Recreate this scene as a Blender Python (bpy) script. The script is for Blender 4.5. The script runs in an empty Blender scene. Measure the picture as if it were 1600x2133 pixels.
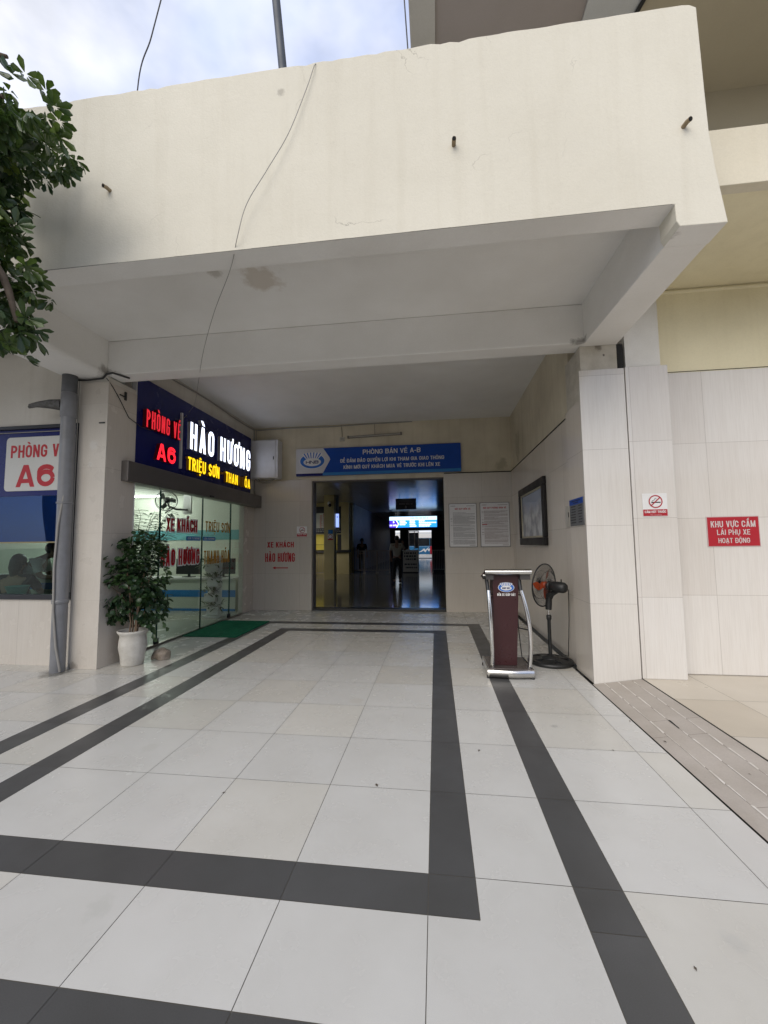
import bpy, math, random, unicodedata
from mathutils import Vector, Matrix, noise
R = math.radians
SC = bpy.context.scene
COL = SC.collection
rnd = random.Random(11)

# ------------------------------------------------------------------ camera
cd = bpy.data.cameras.new('camera'); co = bpy.data.objects.new('camera', cd); COL.objects.link(co)
cd.sensor_fit = 'HORIZONTAL'; cd.sensor_width = 36.0; cd.lens = 846.385/1600*36; cd.clip_start = .05; cd.clip_end = 4000
yaw, pit, rol = .125007, .0782047, -.0103879
F = Vector((-math.sin(yaw)*math.cos(pit), math.cos(yaw)*math.cos(pit), math.sin(pit)))
R0 = Vector((math.cos(yaw), math.sin(yaw), 0)); U0 = R0.cross(F)
RR = R0*math.cos(rol)+U0*math.sin(rol); UU = U0*math.cos(rol)-R0*math.sin(rol)
M = Matrix((RR, UU, -F)).transposed().to_4x4(); M.translation = (.05859, -1.9067, 1.44331)
co.matrix_world = M
SC.camera = co

# ------------------------------------------------------------------ world, sun, exposure
SUN = Vector((-.35, -1.0, .85)).normalized()
W = bpy.data.worlds.new('World'); SC.world = W; W.use_nodes = True
nt = W.node_tree
for n in list(nt.nodes): nt.nodes.remove(n)
out = nt.nodes.new('ShaderNodeOutputWorld'); bg = nt.nodes.new('ShaderNodeBackground')
sky = nt.nodes.new('ShaderNodeTexSky'); sky.sky_type = 'NISHITA'; sky.sun_disc = False
sky.sun_elevation = math.asin(SUN.z); sky.sun_rotation = math.atan2(SUN.x, SUN.y)
tc = nt.nodes.new('ShaderNodeTexCoord')
mp = nt.nodes.new('ShaderNodeMapping'); mp.inputs['Scale'].default_value = (1.0, 1.0, 1.9)
cn = nt.nodes.new('ShaderNodeTexNoise'); cn.inputs['Scale'].default_value = 2.6; cn.inputs['Detail'].default_value = 6; cn.inputs['Roughness'].default_value = .52
cr = nt.nodes.new('ShaderNodeValToRGB')
cr.color_ramp.elements[0].position = .36; cr.color_ramp.elements[0].color = (.42, .42, .42, 1)
cr.color_ramp.elements[1].position = .62; cr.color_ramp.elements[1].color = (1, 1, 1, 1)
cn2 = nt.nodes.new('ShaderNodeTexNoise'); cn2.inputs['Scale'].default_value = 3.7; cn2.inputs['Detail'].default_value = 4
cr2 = nt.nodes.new('ShaderNodeValToRGB')
cr2.color_ramp.elements[0].position = .35; cr2.color_ramp.elements[0].color = (3.6, 4.4, 6.8, 1)
cr2.color_ramp.elements[1].position = .65; cr2.color_ramp.elements[1].color = (7.6, 7.6, 7.9, 1)
mx = nt.nodes.new('ShaderNodeMixRGB')
L = nt.links.new
L(tc.outputs['Generated'], mp.inputs['Vector']); L(mp.outputs[0], cn.inputs['Vector']); L(tc.outputs['Generated'], cn2.inputs['Vector'])
L(cn.outputs['Fac'], cr.inputs[0]); L(cn2.outputs['Fac'], cr2.inputs[0]); L(cr.outputs[0], mx.inputs[0])
L(sky.outputs[0], mx.inputs[1]); L(cr2.outputs[0], mx.inputs[2]); L(mx.outputs[0], bg.inputs['Color'])
bg.inputs['Strength'].default_value = .1
L(bg.outputs[0], out.inputs['Surface'])
sd = bpy.data.lights.new('sun', 'SUN'); sd.energy = 1.5; sd.angle = R(55); sd.color = (1, .92, .79)
so = bpy.data.objects.new('sun', sd); COL.objects.link(so); so.rotation_euler = SUN.to_track_quat('Z', 'Y').to_euler()
SC.view_settings.view_transform = 'Standard'; SC.view_settings.look = 'None'
SC.view_settings.exposure = .66; SC.view_settings.gamma = 1
SC.cycles.max_bounces = 8; SC.cycles.diffuse_bounces = 5; SC.cycles.transparent_max_bounces = 12
SC.cycles.sample_clamp_indirect = 1.5; SC.cycles.sample_clamp_direct = 5; SC.cycles.use_adaptive_sampling = False; SC.cycles.caustics_reflective = False; SC.cycles.caustics_refractive = False; SC.cycles.blur_glossy = 1.

# ------------------------------------------------------------------ material helpers
MATS = {}
class NB:
    def __init__(s, name):
        s.m = bpy.data.materials.new(name); s.m.use_nodes = True; s.t = s.m.node_tree
        s.b = s.t.nodes['Principled BSDF']; s.out = s.t.nodes['Material Output']
    def n(s, typ, op=None, *ins, **kw):
        nd = s.t.nodes.new('ShaderNode'+typ)
        if op: nd.operation = op
        for i, v in enumerate(ins): s.set(nd.inputs[i], v)
        for k, v in kw.items():
            s.set(nd.inputs[k.replace('_', ' ')], v)
        return nd
    def set(s, sock, v):
        if isinstance(v, bpy.types.NodeSocket): s.t.links.new(v, sock)
        elif isinstance(v, bpy.types.Node): s.t.links.new(v.outputs[0], sock)
        elif isinstance(v, (tuple, list)) and len(v) == 3 and sock.type == 'RGBA': sock.default_value = (*v, 1)
        else: sock.default_value = v
    def mix(s, f, a, b, mode='MIX'):
        nd = s.t.nodes.new('ShaderNodeMixRGB'); nd.blend_type = mode
        for i, v in enumerate((f, a, b)): s.set(nd.inputs[i], v)
        return nd
    def ramp(s, f, a, b, ca=0., cb=1.):
        nd = s.n('MapRange'); nd.clamp = True
        for i, v in enumerate((f, a, b, ca, cb)): s.set(nd.inputs[i], v)
        return nd
    def pos(s, world=True):
        return s.n('NewGeometry').outputs['Position'] if world else s.n('TexCoord').outputs['Object']
    def noise(s, vec, scale, detail=5, rough=.55):
        return s.n('TexNoise', None, vec, Scale=scale, Detail=detail, Roughness=rough)

def surf(name, col, rough=.6, var=.12, scale=1.6, fine=.06, fscale=60, bump=0., bscale=90, metal=0., spec=.5,
         world=True, grain=0., tile=None, stains=(), cracks=0., tone=False, streak=0., coat=0.):
    if name in MATS: return MATS[name]
    k = NB(name); p = k.pos(world)
    c = col
    if tone:
        at = k.t.nodes.new('ShaderNodeVertexColor'); at.layer_name = 'tone'
        c = k.mix(1., col, at.outputs[0], 'MULTIPLY').outputs[0]
    if var:
        n1 = k.noise(p, scale)
        c = k.mix(k.ramp(n1.outputs[0], .3, .75), c, k.mix(1., c, (1-var*1.6, 1-var*1.7, 1-var*1.9), 'MULTIPLY').outputs[0]).outputs[0]
    if fine:
        n2 = k.noise(p, fscale, 3, .7)
        c = k.mix(k.ramp(n2.outputs[0], .3, .7), k.mix(1., c, (1-fine,)*3, 'MULTIPLY').outputs[0], c).outputs[0]
    if streak:                     # rain streaks running down a wall
        mpn = k.n('Mapping', None, p); mpn.inputs['Scale'].default_value = (9, 9, .5)
        n3 = k.noise(mpn.outputs[0], 1., 4)
        c = k.mix(k.ramp(n3.outputs[0], .5, .8, 0, streak), c, k.mix(1., c, (.62, .58, .5), 'MULTIPLY').outputs[0]).outputs[0]
    if grain:                      # fine vertical vein of the porcelain tiles
        mpn = k.n('Mapping', None, p); mpn.inputs['Scale'].default_value = (110, 110, 3.2)
        n3 = k.noise(mpn.outputs[0], 1., 4, .6)
        c = k.mix(k.ramp(n3.outputs[0], .42, .72, 0, grain), c, k.mix(1., c, (.72, .69, .66), 'MULTIPLY').outputs[0]).outputs[0]
        mpb = k.n('Mapping', None, p); mpb.inputs['Scale'].default_value = (14, 14, .7)
        n4 = k.noise(mpb.outputs[0], 1., 3, .6)
        c = k.mix(k.ramp(n4.outputs[0], .4, .75, 0, grain*.6), c, k.mix(1., c, (.86, .82, .78), 'MULTIPLY').outputs[0]).outputs[0]
    if cracks:
        nz = k.noise(p, 2.2, 6); vm = k.n('VectorMath', 'ADD', p, k.n('VectorMath', 'MULTIPLY', nz.outputs[1], (.5, .5, .5)).outputs[0])
        vo = k.n('TexVoronoi', None); vo.feature = 'DISTANCE_TO_EDGE'; k.set(vo.inputs['Vector'], vm.outputs[0]); vo.inputs['Scale'].default_value = 1.4
        msk = k.n('Math', 'MULTIPLY', k.ramp(vo.outputs['Distance'], .004, .0, 0, 1), k.ramp(k.noise(p, 1.1, 3).outputs[0], .54, .62, 0, cracks))
        c = k.mix(msk, c, (.16, .14, .11)).outputs[0]
    for (ctr, rad, scol, amt) in stains:
        d = k.n('VectorMath', 'DISTANCE', p, ctr)
        nz = k.noise(p, 3.2/rad**.5, 6, .65)
        sm = k.n('Math', 'ADD', k.n('Math', 'DIVIDE', d.outputs['Value'], rad), k.n('Math', 'MULTIPLY', nz.outputs[0], 1.6))
        c = k.mix(k.ramp(sm, 1.35, 1.05, 0, amt), c, scol).outputs[0]
    if tile:
        sep = k.n('SeparateXYZ', None, p)
        ax = {'x': (0, 2), 'y': (1, 2), 'z': (0, 1)}[tile['axis']]
        msk = None
        for a, sz, o in ((ax[0], tile['w'], tile.get('u0', 0)), (ax[1], tile['h'], tile.get('v0', 0))):
            fr = k.n('Math', 'FRACT', k.n('Math', 'DIVIDE', k.n('Math', 'SUBTRACT', sep.outputs[a], o), sz))
            g = k.n('Math', 'GREATER_THAN', k.n('Math', 'ABSOLUTE', k.n('Math', 'SUBTRACT', fr, .5)), .5-tile.get('j', .0016)/sz)
            msk = g if msk is None else k.n('Math', 'MAXIMUM', msk, g)
        # each tile its own slight shade
        cell = k.n('CombineXYZ', None, k.n('Math', 'FLOOR', k.n('Math', 'DIVIDE', k.n('Math', 'SUBTRACT', sep.outputs[ax[0]], tile.get('u0', 0)), tile['w'])),
                   k.n('Math', 'FLOOR', k.n('Math', 'DIVIDE', k.n('Math', 'SUBTRACT', sep.outputs[ax[1]], tile.get('v0', 0)), tile['h'])), 0.)
        wn = k.n('TexWhiteNoise', None); k.set(wn.inputs['Vector'], cell.outputs[0])
        tv = tile.get('tv', .06)
        c = k.mix(wn.outputs['Value'], c, k.mix(1., c, (1-tv, 1-tv*1.2, 1-tv*1.4), 'MULTIPLY').outputs[0]).outputs[0]
        c = k.mix(k.n('Math', 'MULTIPLY', msk, tile.get('amt', .55)), c, tile.get('col', (.2, .17, .14))).outputs[0]
    k.set(k.b.inputs['Base Color'], c)
    nr = k.noise(p, 5., 4)
    k.set(k.b.inputs['Roughness'], k.ramp(nr.outputs[0], .3, .7, max(.02, rough*.85), min(1, rough*1.15)))
    k.b.inputs['Metallic'].default_value = metal; k.b.inputs['Specular IOR Level'].default_value = spec
    if coat: k.b.inputs['Coat Weight'].default_value = coat; k.b.inputs['Coat Roughness'].default_value = .06
    if bump:
        bn = k.noise(p, bscale, 6, .6); b2 = k.noise(p, bscale/14, 4)
        hs = k.n('Math', 'ADD', bn.outputs[0], k.n('Math', 'MULTIPLY', b2.outputs[0], 2.2))
        bp = k.n('Bump'); bp.inputs['Strength'].default_value = bump; bp.inputs['Distance'].default_value = .01
        k.set(bp.inputs['Height'], hs); k.set(k.b.inputs['Normal'], bp)
    MATS[name] = k.m
    return k.m

def flat(name, col, rough=.5, metal=0., spec=.5, var=.06):
    return surf(name, col, rough, var=var, scale=9, fine=.03, fscale=140, metal=metal, spec=spec, world=False)

def emit(name, col, strength):
    k = NB(name); k.b.inputs['Base Color'].default_value = (*[min(.8, x) for x in col], 1)
    k.b.inputs['Emission Color'].default_value = (*col, 1); k.b.inputs['Emission Strength'].default_value = strength
    if strength < 2: k.m.cycles.emission_sampling = 'NONE'   # small faces: found by the bounces, no sampling of their own
    MATS[name] = k.m
    return k.m

def pane_mat(name, tint, ior=1.5, refl=1., haze=0., hcol=(.5, .5, .5)):
    k = NB(name); k.t.nodes.remove(k.b)
    tr = k.n('BsdfTransparent'); k.set(tr.inputs[0], tint)
    gl = k.n('BsdfGlossy'); gl.inputs['Roughness'].default_value = .004; gl.inputs['Color'].default_value = (*refl, 1) if isinstance(refl, tuple) else (refl, refl, refl, 1)
    lw = k.n('LayerWeight'); lw.inputs['Blend'].default_value = .5
    r0 = ((ior-1)/(ior+1))**2
    fr = k.n('Math', 'ADD', k.n('Math', 'MULTIPLY', k.n('Math', 'POWER', lw.outputs['Facing'], 5.), 1-r0), r0)   # Schlick, the same from both faces
    a = tr.outputs[0]
    if haze:
        df = k.n('BsdfDiffuse'); k.set(df.inputs['Color'], hcol)
        m0 = k.t.nodes.new('ShaderNodeMixShader'); m0.inputs[0].default_value = haze; k.set(m0.inputs[1], tr); k.set(m0.inputs[2], df); a = m0.outputs[0]
    mxs = k.t.nodes.new('ShaderNodeMixShader'); k.set(mxs.inputs[0], fr); k.set(mxs.inputs[1], a); k.set(mxs.inputs[2], gl)
    k.set(k.out.inputs['Surface'], mxs)
    MATS[name] = k.m
    return k.m

def leaf_mat(name, dark, light, rough=.35):
    k = NB(name)
    at = k.t.nodes.new('ShaderNodeVertexColor'); at.layer_name = 'tone'
    sp = k.n('SeparateColor', None, at.outputs[0])
    p = k.pos(); n1 = k.noise(p, 40, 3)
    c = k.mix(k.n('Math', 'ADD', sp.outputs[0], k.ramp(n1.outputs[0], .3, .7, -.08, .08)), dark, light)
    k.set(k.b.inputs['Base Color'], c); k.b.inputs['Roughness'].default_value = rough; k.b.inputs['Specular IOR Level'].default_value = .45
    tl = k.n('BsdfTranslucent'); k.set(tl.inputs['Color'], k.mix(1., c.outputs[0], (1.3, 1.5, .6), 'MULTIPLY').outputs[0])
    ms = k.t.nodes.new('ShaderNodeMixShader'); ms.inputs[0].default_value = .22
    k.set(ms.inputs[1], k.b); k.set(ms.inputs[2], tl); k.set(k.out.inputs['Surface'], ms)
    MATS[name] = k.m
    return k.m

# ------------------------------------------------------------------ object helpers
def world_loc(o):
    v = Vector((0, 0, 0))
    while o is not None: v += o.location; o = o.parent
    return v

def thing(name, label, cat, loc=(0, 0, 0), group=None):
    o = bpy.data.objects.new(name, None); COL.objects.link(o); o.location = loc; o.empty_display_size = .1
    return tag(o, label, cat, group)

def tag(o, label, cat=None, group=None):
    o['label'] = label
    if cat: o['category'] = cat
    if group: o['group'] = group
    return o

def kind(o, k):
    o['kind'] = k
    return o

class MB:
    def __init__(s): s.v = []; s.f = []; s.mi = []; s.sm = []; s.tone = []
    def add(s, vs, fs, mi=0, sm=False, tone=1.):
        o = len(s.v); s.v += [tuple(v) for v in vs]
        for f in fs: s.f.append([i+o for i in f]); s.mi.append(mi); s.sm.append(sm); s.tone.append(tone)
        return s
    def box(s, x0, y0, z0, x1, y1, z1, mi=0, tone=1.):
        x0, x1 = sorted((x0, x1)); y0, y1 = sorted((y0, y1)); z0, z1 = sorted((z0, z1))
        v = [(x, y, z) for z in (z0, z1) for y in (y0, y1) for x in (x0, x1)]
        return s.add(v, [(0, 2, 3, 1), (4, 5, 7, 6), (0, 1, 5, 4), (2, 6, 7, 3), (0, 4, 6, 2), (1, 3, 7, 5)], mi, False, tone)
    def fbox(s, P, U, V, N, w, h, t, mi=0):      # box in a frame: from P along U (w), V (h), N (t)
        P, U, V, N = map(Vector, (P, U, V, N)); v = [P+U*a*w+V*b*h+N*c*t for c in (0, 1) for b in (0, 1) for a in (0, 1)]
        return s.add(v, [(0, 2, 3, 1), (4, 5, 7, 6), (0, 1, 5, 4), (2, 6, 7, 3), (0, 4, 6, 2), (1, 3, 7, 5)], mi)
    def prism(s, pts, P, U, V, N, t, mi=0):      # outline (u, v) in a frame, thickness t along N
        P, U, V, N = map(Vector, (P, U, V, N)); n = len(pts)
        a = [P+U*x+V*y for x, y in pts]; b = [q+N*t for q in a]
        return s.add(a+b, [list(range(n))[::-1], list(range(n, 2*n))]+[(i, (i+1) % n, n+(i+1) % n, n+i) for i in range(n)], mi)
    def tube(s, pts, r, n=10, mi=0, caps=True, sm=True, squash=1.):
        pts = [Vector(p) for p in pts]; rs = r if isinstance(r, (list, tuple)) else [r]*len(pts)
        vs = []; up = None
        for i, p in enumerate(pts):
            d = (pts[min(i+1, len(pts)-1)]-pts[max(i-1, 0)]).normalized()
            if up is None:
                up = Vector((0, 0, 1)) if abs(d.z) < .9 else Vector((0, 1, 0))
            x = d.cross(up).normalized(); y = x.cross(d).normalized(); up = y
            for j in range(n):
                t = 2*math.pi*j/n; vs.append(p+x*math.cos(t)*rs[i]+y*math.sin(t)*rs[i]*squash)
        fs = [(i*n+j, i*n+(j+1) % n, (i+1)*n+(j+1) % n, (i+1)*n+j) for i in range(len(pts)-1) for j in range(n)]
        s.add(vs, fs, mi, sm)
        if caps:
            s.add([vs[j] for j in range(n)], [list(range(n))[::-1]], mi); s.add([vs[-n+j] for j in range(n)], [list(range(n))], mi)
        return s
    def lathe(s, prof, c=(0, 0, 0), n=28, mi=0, sm=True, axis=None, wob=None):
        c = Vector(c); A = Vector(axis).normalized() if axis else Vector((0, 0, 1))
        X = A.orthogonal().normalized() if axis else Vector((1, 0, 0)); Y = A.cross(X)
        vs = []
        for i, (r, z) in enumerate(prof):
            for j in range(n):
                t = 2*math.pi*j/n; q = r*(1+(wob(t, z) if wob else 0)); vs.append(c+X*math.cos(t)*q+Y*math.sin(t)*q+A*z)
        return s.add(vs, [(i*n+j, i*n+(j+1) % n, (i+1)*n+(j+1) % n, (i+1)*n+j) for i in range(len(prof)-1) for j in range(n)], mi, sm)
    def ball(s, c, rx, ry, rz, n=14, m=9, mi=0):
        prof = [(max(1e-4, math.sin(math.pi*i/m)), -math.cos(math.pi*i/m)) for i in range(m+1)]
        vs = [(c[0]+rx*r*math.cos(2*math.pi*j/n), c[1]+ry*r*math.sin(2*math.pi*j/n), c[2]+rz*z) for r, z in prof for j in range(n)]
        return s.add(vs, [(i*n+j, i*n+(j+1) % n, (i+1)*n+(j+1) % n, (i+1)*n+j) for i in range(m) for j in range(n)], mi, True)
    def leaf(s, p, d, nrm, ln, wd, tone, mi=0, shape=((.0, .04), (.35, .36), (.72, .5), (1., .05)), bend=.18):
        d = d.normalized(); sd = d.cross(nrm)
        if sd.length < 1e-4: sd = d.orthogonal()
        sd.normalize(); up = sd.cross(d).normalized()
        vs = []
        for t, w in shape:
            c = p+d*ln*t-up*bend*ln*t*t
            vs += [c-sd*w*wd+up*wd*.14, c, c+sd*w*wd+up*wd*.14]
        fs = []
        for i in range(len(shape)-1):
            a = i*3; fs += [(a, a+1, a+4, a+3), (a+1, a+2, a+5, a+4)]
        return s.add(vs, fs, mi, True, tone)
    def build(s, name, mats, parent=None, bevel=0., seg=2, tone=False):
        if not isinstance(mats, (list, tuple)): mats = [mats]
        off = world_loc(parent) if parent else Vector((0, 0, 0))
        me = bpy.data.meshes.new(name); me.from_pydata([tuple(Vector(v)-off) for v in s.v], [], s.f)
        for m in mats: me.materials.append(m)
        me.polygons.foreach_set('material_index', s.mi); me.polygons.foreach_set('use_smooth', s.sm)
        if tone:
            at = me.color_attributes.new('tone', 'FLOAT_COLOR', 'CORNER'); buf = []
            for pl in me.polygons:
                t = s.tone[pl.index]; t = t if isinstance(t, tuple) else (t, t, t)
                buf += [*t, 1.]*pl.loop_total
            at.data.foreach_set('color', buf)
        me.update()
        o = bpy.data.objects.new(name, me); COL.objects.link(o)
        if parent: o.parent = parent
        if bevel:
            b = o.modifiers.new('bevel', 'BEVEL'); b.width = bevel; b.segments = seg; b.limit_method = 'ANGLE'; b.angle_limit = R(40)
        return o

X, Y, Z = Vector((1, 0, 0)), Vector((0, 1, 0)), Vector((0, 0, 1))
# ---- lettering drawn from strokes: condensed grotesque capitals with Vietnamese marks
def _arc(cx, cy, rx, ry, a0, a1, n=7):
    return [(cx+rx*math.cos(R(a0+(a1-a0)*i/n)), cy+ry*math.sin(R(a0+(a1-a0)*i/n))) for i in range(n+1)]
GW = {'I': .0, 'M': 1.28, 'N': 1.05, '1': .55, '-': .55, ' ': .45, 'L': .85, 'T': .9, 'E': .86, 'Q': 1.02, 'O': 1.02, 'G': 1.02, 'X': 1.02, 'Y': 1., 'A': 1.08, 'V': 1.04, 'S': .95}
def glyph(ch, w, h, t):
    """strokes of one capital: ('p', path, closed) or ('g', polygon)"""
    g = []; e = t/2; tb = t*.88
    V = lambda x, a=0, b=1: g.append(('g', [(x-e, a*h), (x+e, a*h), (x+e, b*h), (x-e, b*h)]))
    Hh = lambda y, a, b: g.append(('g', [(a, y-tb/2), (b, y-tb/2), (b, y+tb/2), (a, y+tb/2)]))
    def D(x0, y0, x1, y1):
        L_ = math.hypot(x1-x0, y1-y0); tx = t*L_/abs(y1-y0)/2
        q = [(x0-tx, y0), (x0+tx, y0), (x1+tx, y1), (x1-tx, y1)]; g.append(('g', q if y1 > y0 else q[::-1]))
    r = min((w-t)/2, (h-t)/2); ry = min(r*1.15, (h-t)/2)
    lo, hi = e, h-e; l, rt = e, w-e
    if ch in 'O0Q':
        g.append(('p', _arc(w/2, hi-ry, r, ry, 0, 180)+_arc(w/2, lo+ry, r, ry, 180, 360), True))
        if ch == 'Q': D(w*.86, -h*.06, w*.58, h*.24)
    elif ch in 'CG':
        ry = min(ry, h*.25)
        g.append(('p', [(rt, h*.63)]+_arc(w/2, hi-ry, r, ry, 0, 180)+_arc(w/2, lo+ry, r, ry, 180, 360)+[(rt, h*(.37 if ch == 'C' else .50))], False))
        if ch == 'G': Hh(h*.48, w*.5, w-t*.1)
    elif ch == 'D':
        V(e); g.append(('p', [(t*.3, hi), (rt-r*.8, hi)]+_arc(rt-r*.8, hi-ry*.8, r*.8, ry*.8, 90, 0)+_arc(rt-r*.8, lo+ry*.8, r*.8, ry*.8, 0, -90)+[(t*.3, lo)], False))
    elif ch in 'PRB':
        V(e); m = h*.47 if ch != 'B' else h*.53; k = (hi-m)/2; kx = min(k, w*.5)
        g.append(('p', [(t*.3, hi), (rt-kx, hi)]+_arc(rt-kx, hi-k, kx, k, 90, -90)+[(t*.3, m)], False))
        if ch == 'R': D(rt-.02*w, 0, w*.55, m)
        if ch == 'B':
            k2 = (m-lo)/2; kx = min(k2, w*.5); g.append(('p', [(t*.32, m-t*.02), (rt-kx, m-t*.02)]+_arc(rt-kx, m-k2, kx, k2, 90, -90)+[(t*.32, lo)], False))
    elif ch == 'S':
        ru = (hi-lo)/4
        g.append(('p', _arc(w/2, hi-ru, r, ru, 5, 270, 12)+_arc(w/2, lo+ru, r, ru, 90, -175, 12)[1:], False))
    elif ch == 'U':
        g.append(('p', [(l, h)]+_arc(w/2, lo+ry, r, ry, 180, 360)+[(rt, h)], False))
    elif ch == '6':
        rb = h*.29; ry = min(ry, h*.22)
        g.append(('p', [(rt, h*.74)]+_arc(w/2, hi-ry, r, ry, 20, 180)+_arc(w/2, lo+rb, r, rb, 180, 360, 10), False)); g.append(('p', _arc(w/2, lo+rb, r, rb*.92, 0, 180, 9), False))
    elif ch == '2':
        g.append(('p', [(l, h*.70)]+_arc(w/2, hi-ry, r, ry, 180, 0)+[(rt, h*.62), (l+t*.2, h*.16), (l+t*.2, lo)], False)); Hh(tb/2, t*.1, w)
    elif ch == '1': V(w-e); D(w*.12, h*.76, w-e, h*.97)
    elif ch == 'H': V(e); V(w-e); Hh(h*.5, e, w-e)
    elif ch == 'I': V(e)
    elif ch == 'L': V(e); Hh(tb/2, e, w)
    elif ch == 'T': V(w/2); Hh(h-tb/2, 0, w)
    elif ch == 'E': V(e); Hh(tb/2, e, w); Hh(h-tb/2, e, w); Hh(h*.51, e, w*.9)
    elif ch == 'A':
        tx = t*.56; D(tx, 0, w/2-t*.06, h); D(w-tx, 0, w/2+t*.06, h); Hh(h*.27, w*.24, w*.76)
    elif ch == 'V': tx = t*.56; D(w/2-t*.04, 0, tx, h); D(w/2+t*.04, 0, w-tx, h)
    elif ch == 'X': tx = t*.6; D(tx, 0, w-tx, h); D(w-tx, 0, tx, h)
    elif ch == 'Y': tx = t*.6; V(w/2, 0, .46); D(w/2, h*.40, tx, h); D(w/2, h*.40, w-tx, h)
    elif ch == 'K': V(e); D(t*1.0, h*.40, w-t*.6, h); D(w-t*.6, 0, w*.44, h*.56)
    elif ch == 'N': V(e); V(w-e); D(w-e*1.1, 0, e*1.1, h)
    elif ch == 'M': V(e); V(w-e); D(w/2, 0, e*1.1, h); D(w/2, 0, w-e*1.1, h)
    elif ch == '-': Hh(h*.42, 0, w)
    return g
def marks(cs, w, h, t):
    g = []; y = h*1.07; k = h*.17; c = w/2; tm = t*.72
    def D(x0, y0, x1, y1, s=1.):
        tx = tm*s*.62; g.append(('g', [(x0-tx, y0), (x0+tx, y0), (x1+tx, y1), (x1-tx, y1)]))
    stacked = '\u0302' in cs or '\u0306' in cs
    if '\u0302' in cs: D(c-w*.24, y, c, y+k*.85); D(c+w*.24, y, c, y+k*.85)
    if '\u0306' in cs: g.append(('p', _arc(c, y+k*.75, w*.24, k*.55, 190, 350), False))
    if stacked: y += k*1.0
    if '\u0300' in cs: D(c+w*.10+(w*.1 if stacked else 0), y, c-w*.16+(w*.1 if stacked else 0), y+k, 1.15)
    if '\u0301' in cs: D(c-w*.10+(w*.08 if stacked else 0), y, c+w*.16+(w*.08 if stacked else 0), y+k, 1.15)
    if '\u0309' in cs: g.append(('p', _arc(c, y+k*.72, w*.13, k*.34, 170, -70, 6)+[(c, y-k*.02)], False))
    if '\u0303' in cs: g.append(('p', [(c-w*.3, y+k*.15), (c-w*.15, y+k*.6), (c+w*.1, y+k*.3), (c+w*.3, y+k*.75)], False))
    if '\u0323' in cs: g.append(('g', [(c-tm*.6, -h*.22), (c+tm*.6, -h*.22), (c+tm*.6, -h*.09), (c-tm*.6, -h*.09)]))
    if '\u031b' in cs: g.append(('p', [(w-t*.55, h*.86), (w+t*.12, h*.92), (w+t*.36, h*1.04), (w+t*.30, h*1.16)], False))
    return g
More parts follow.
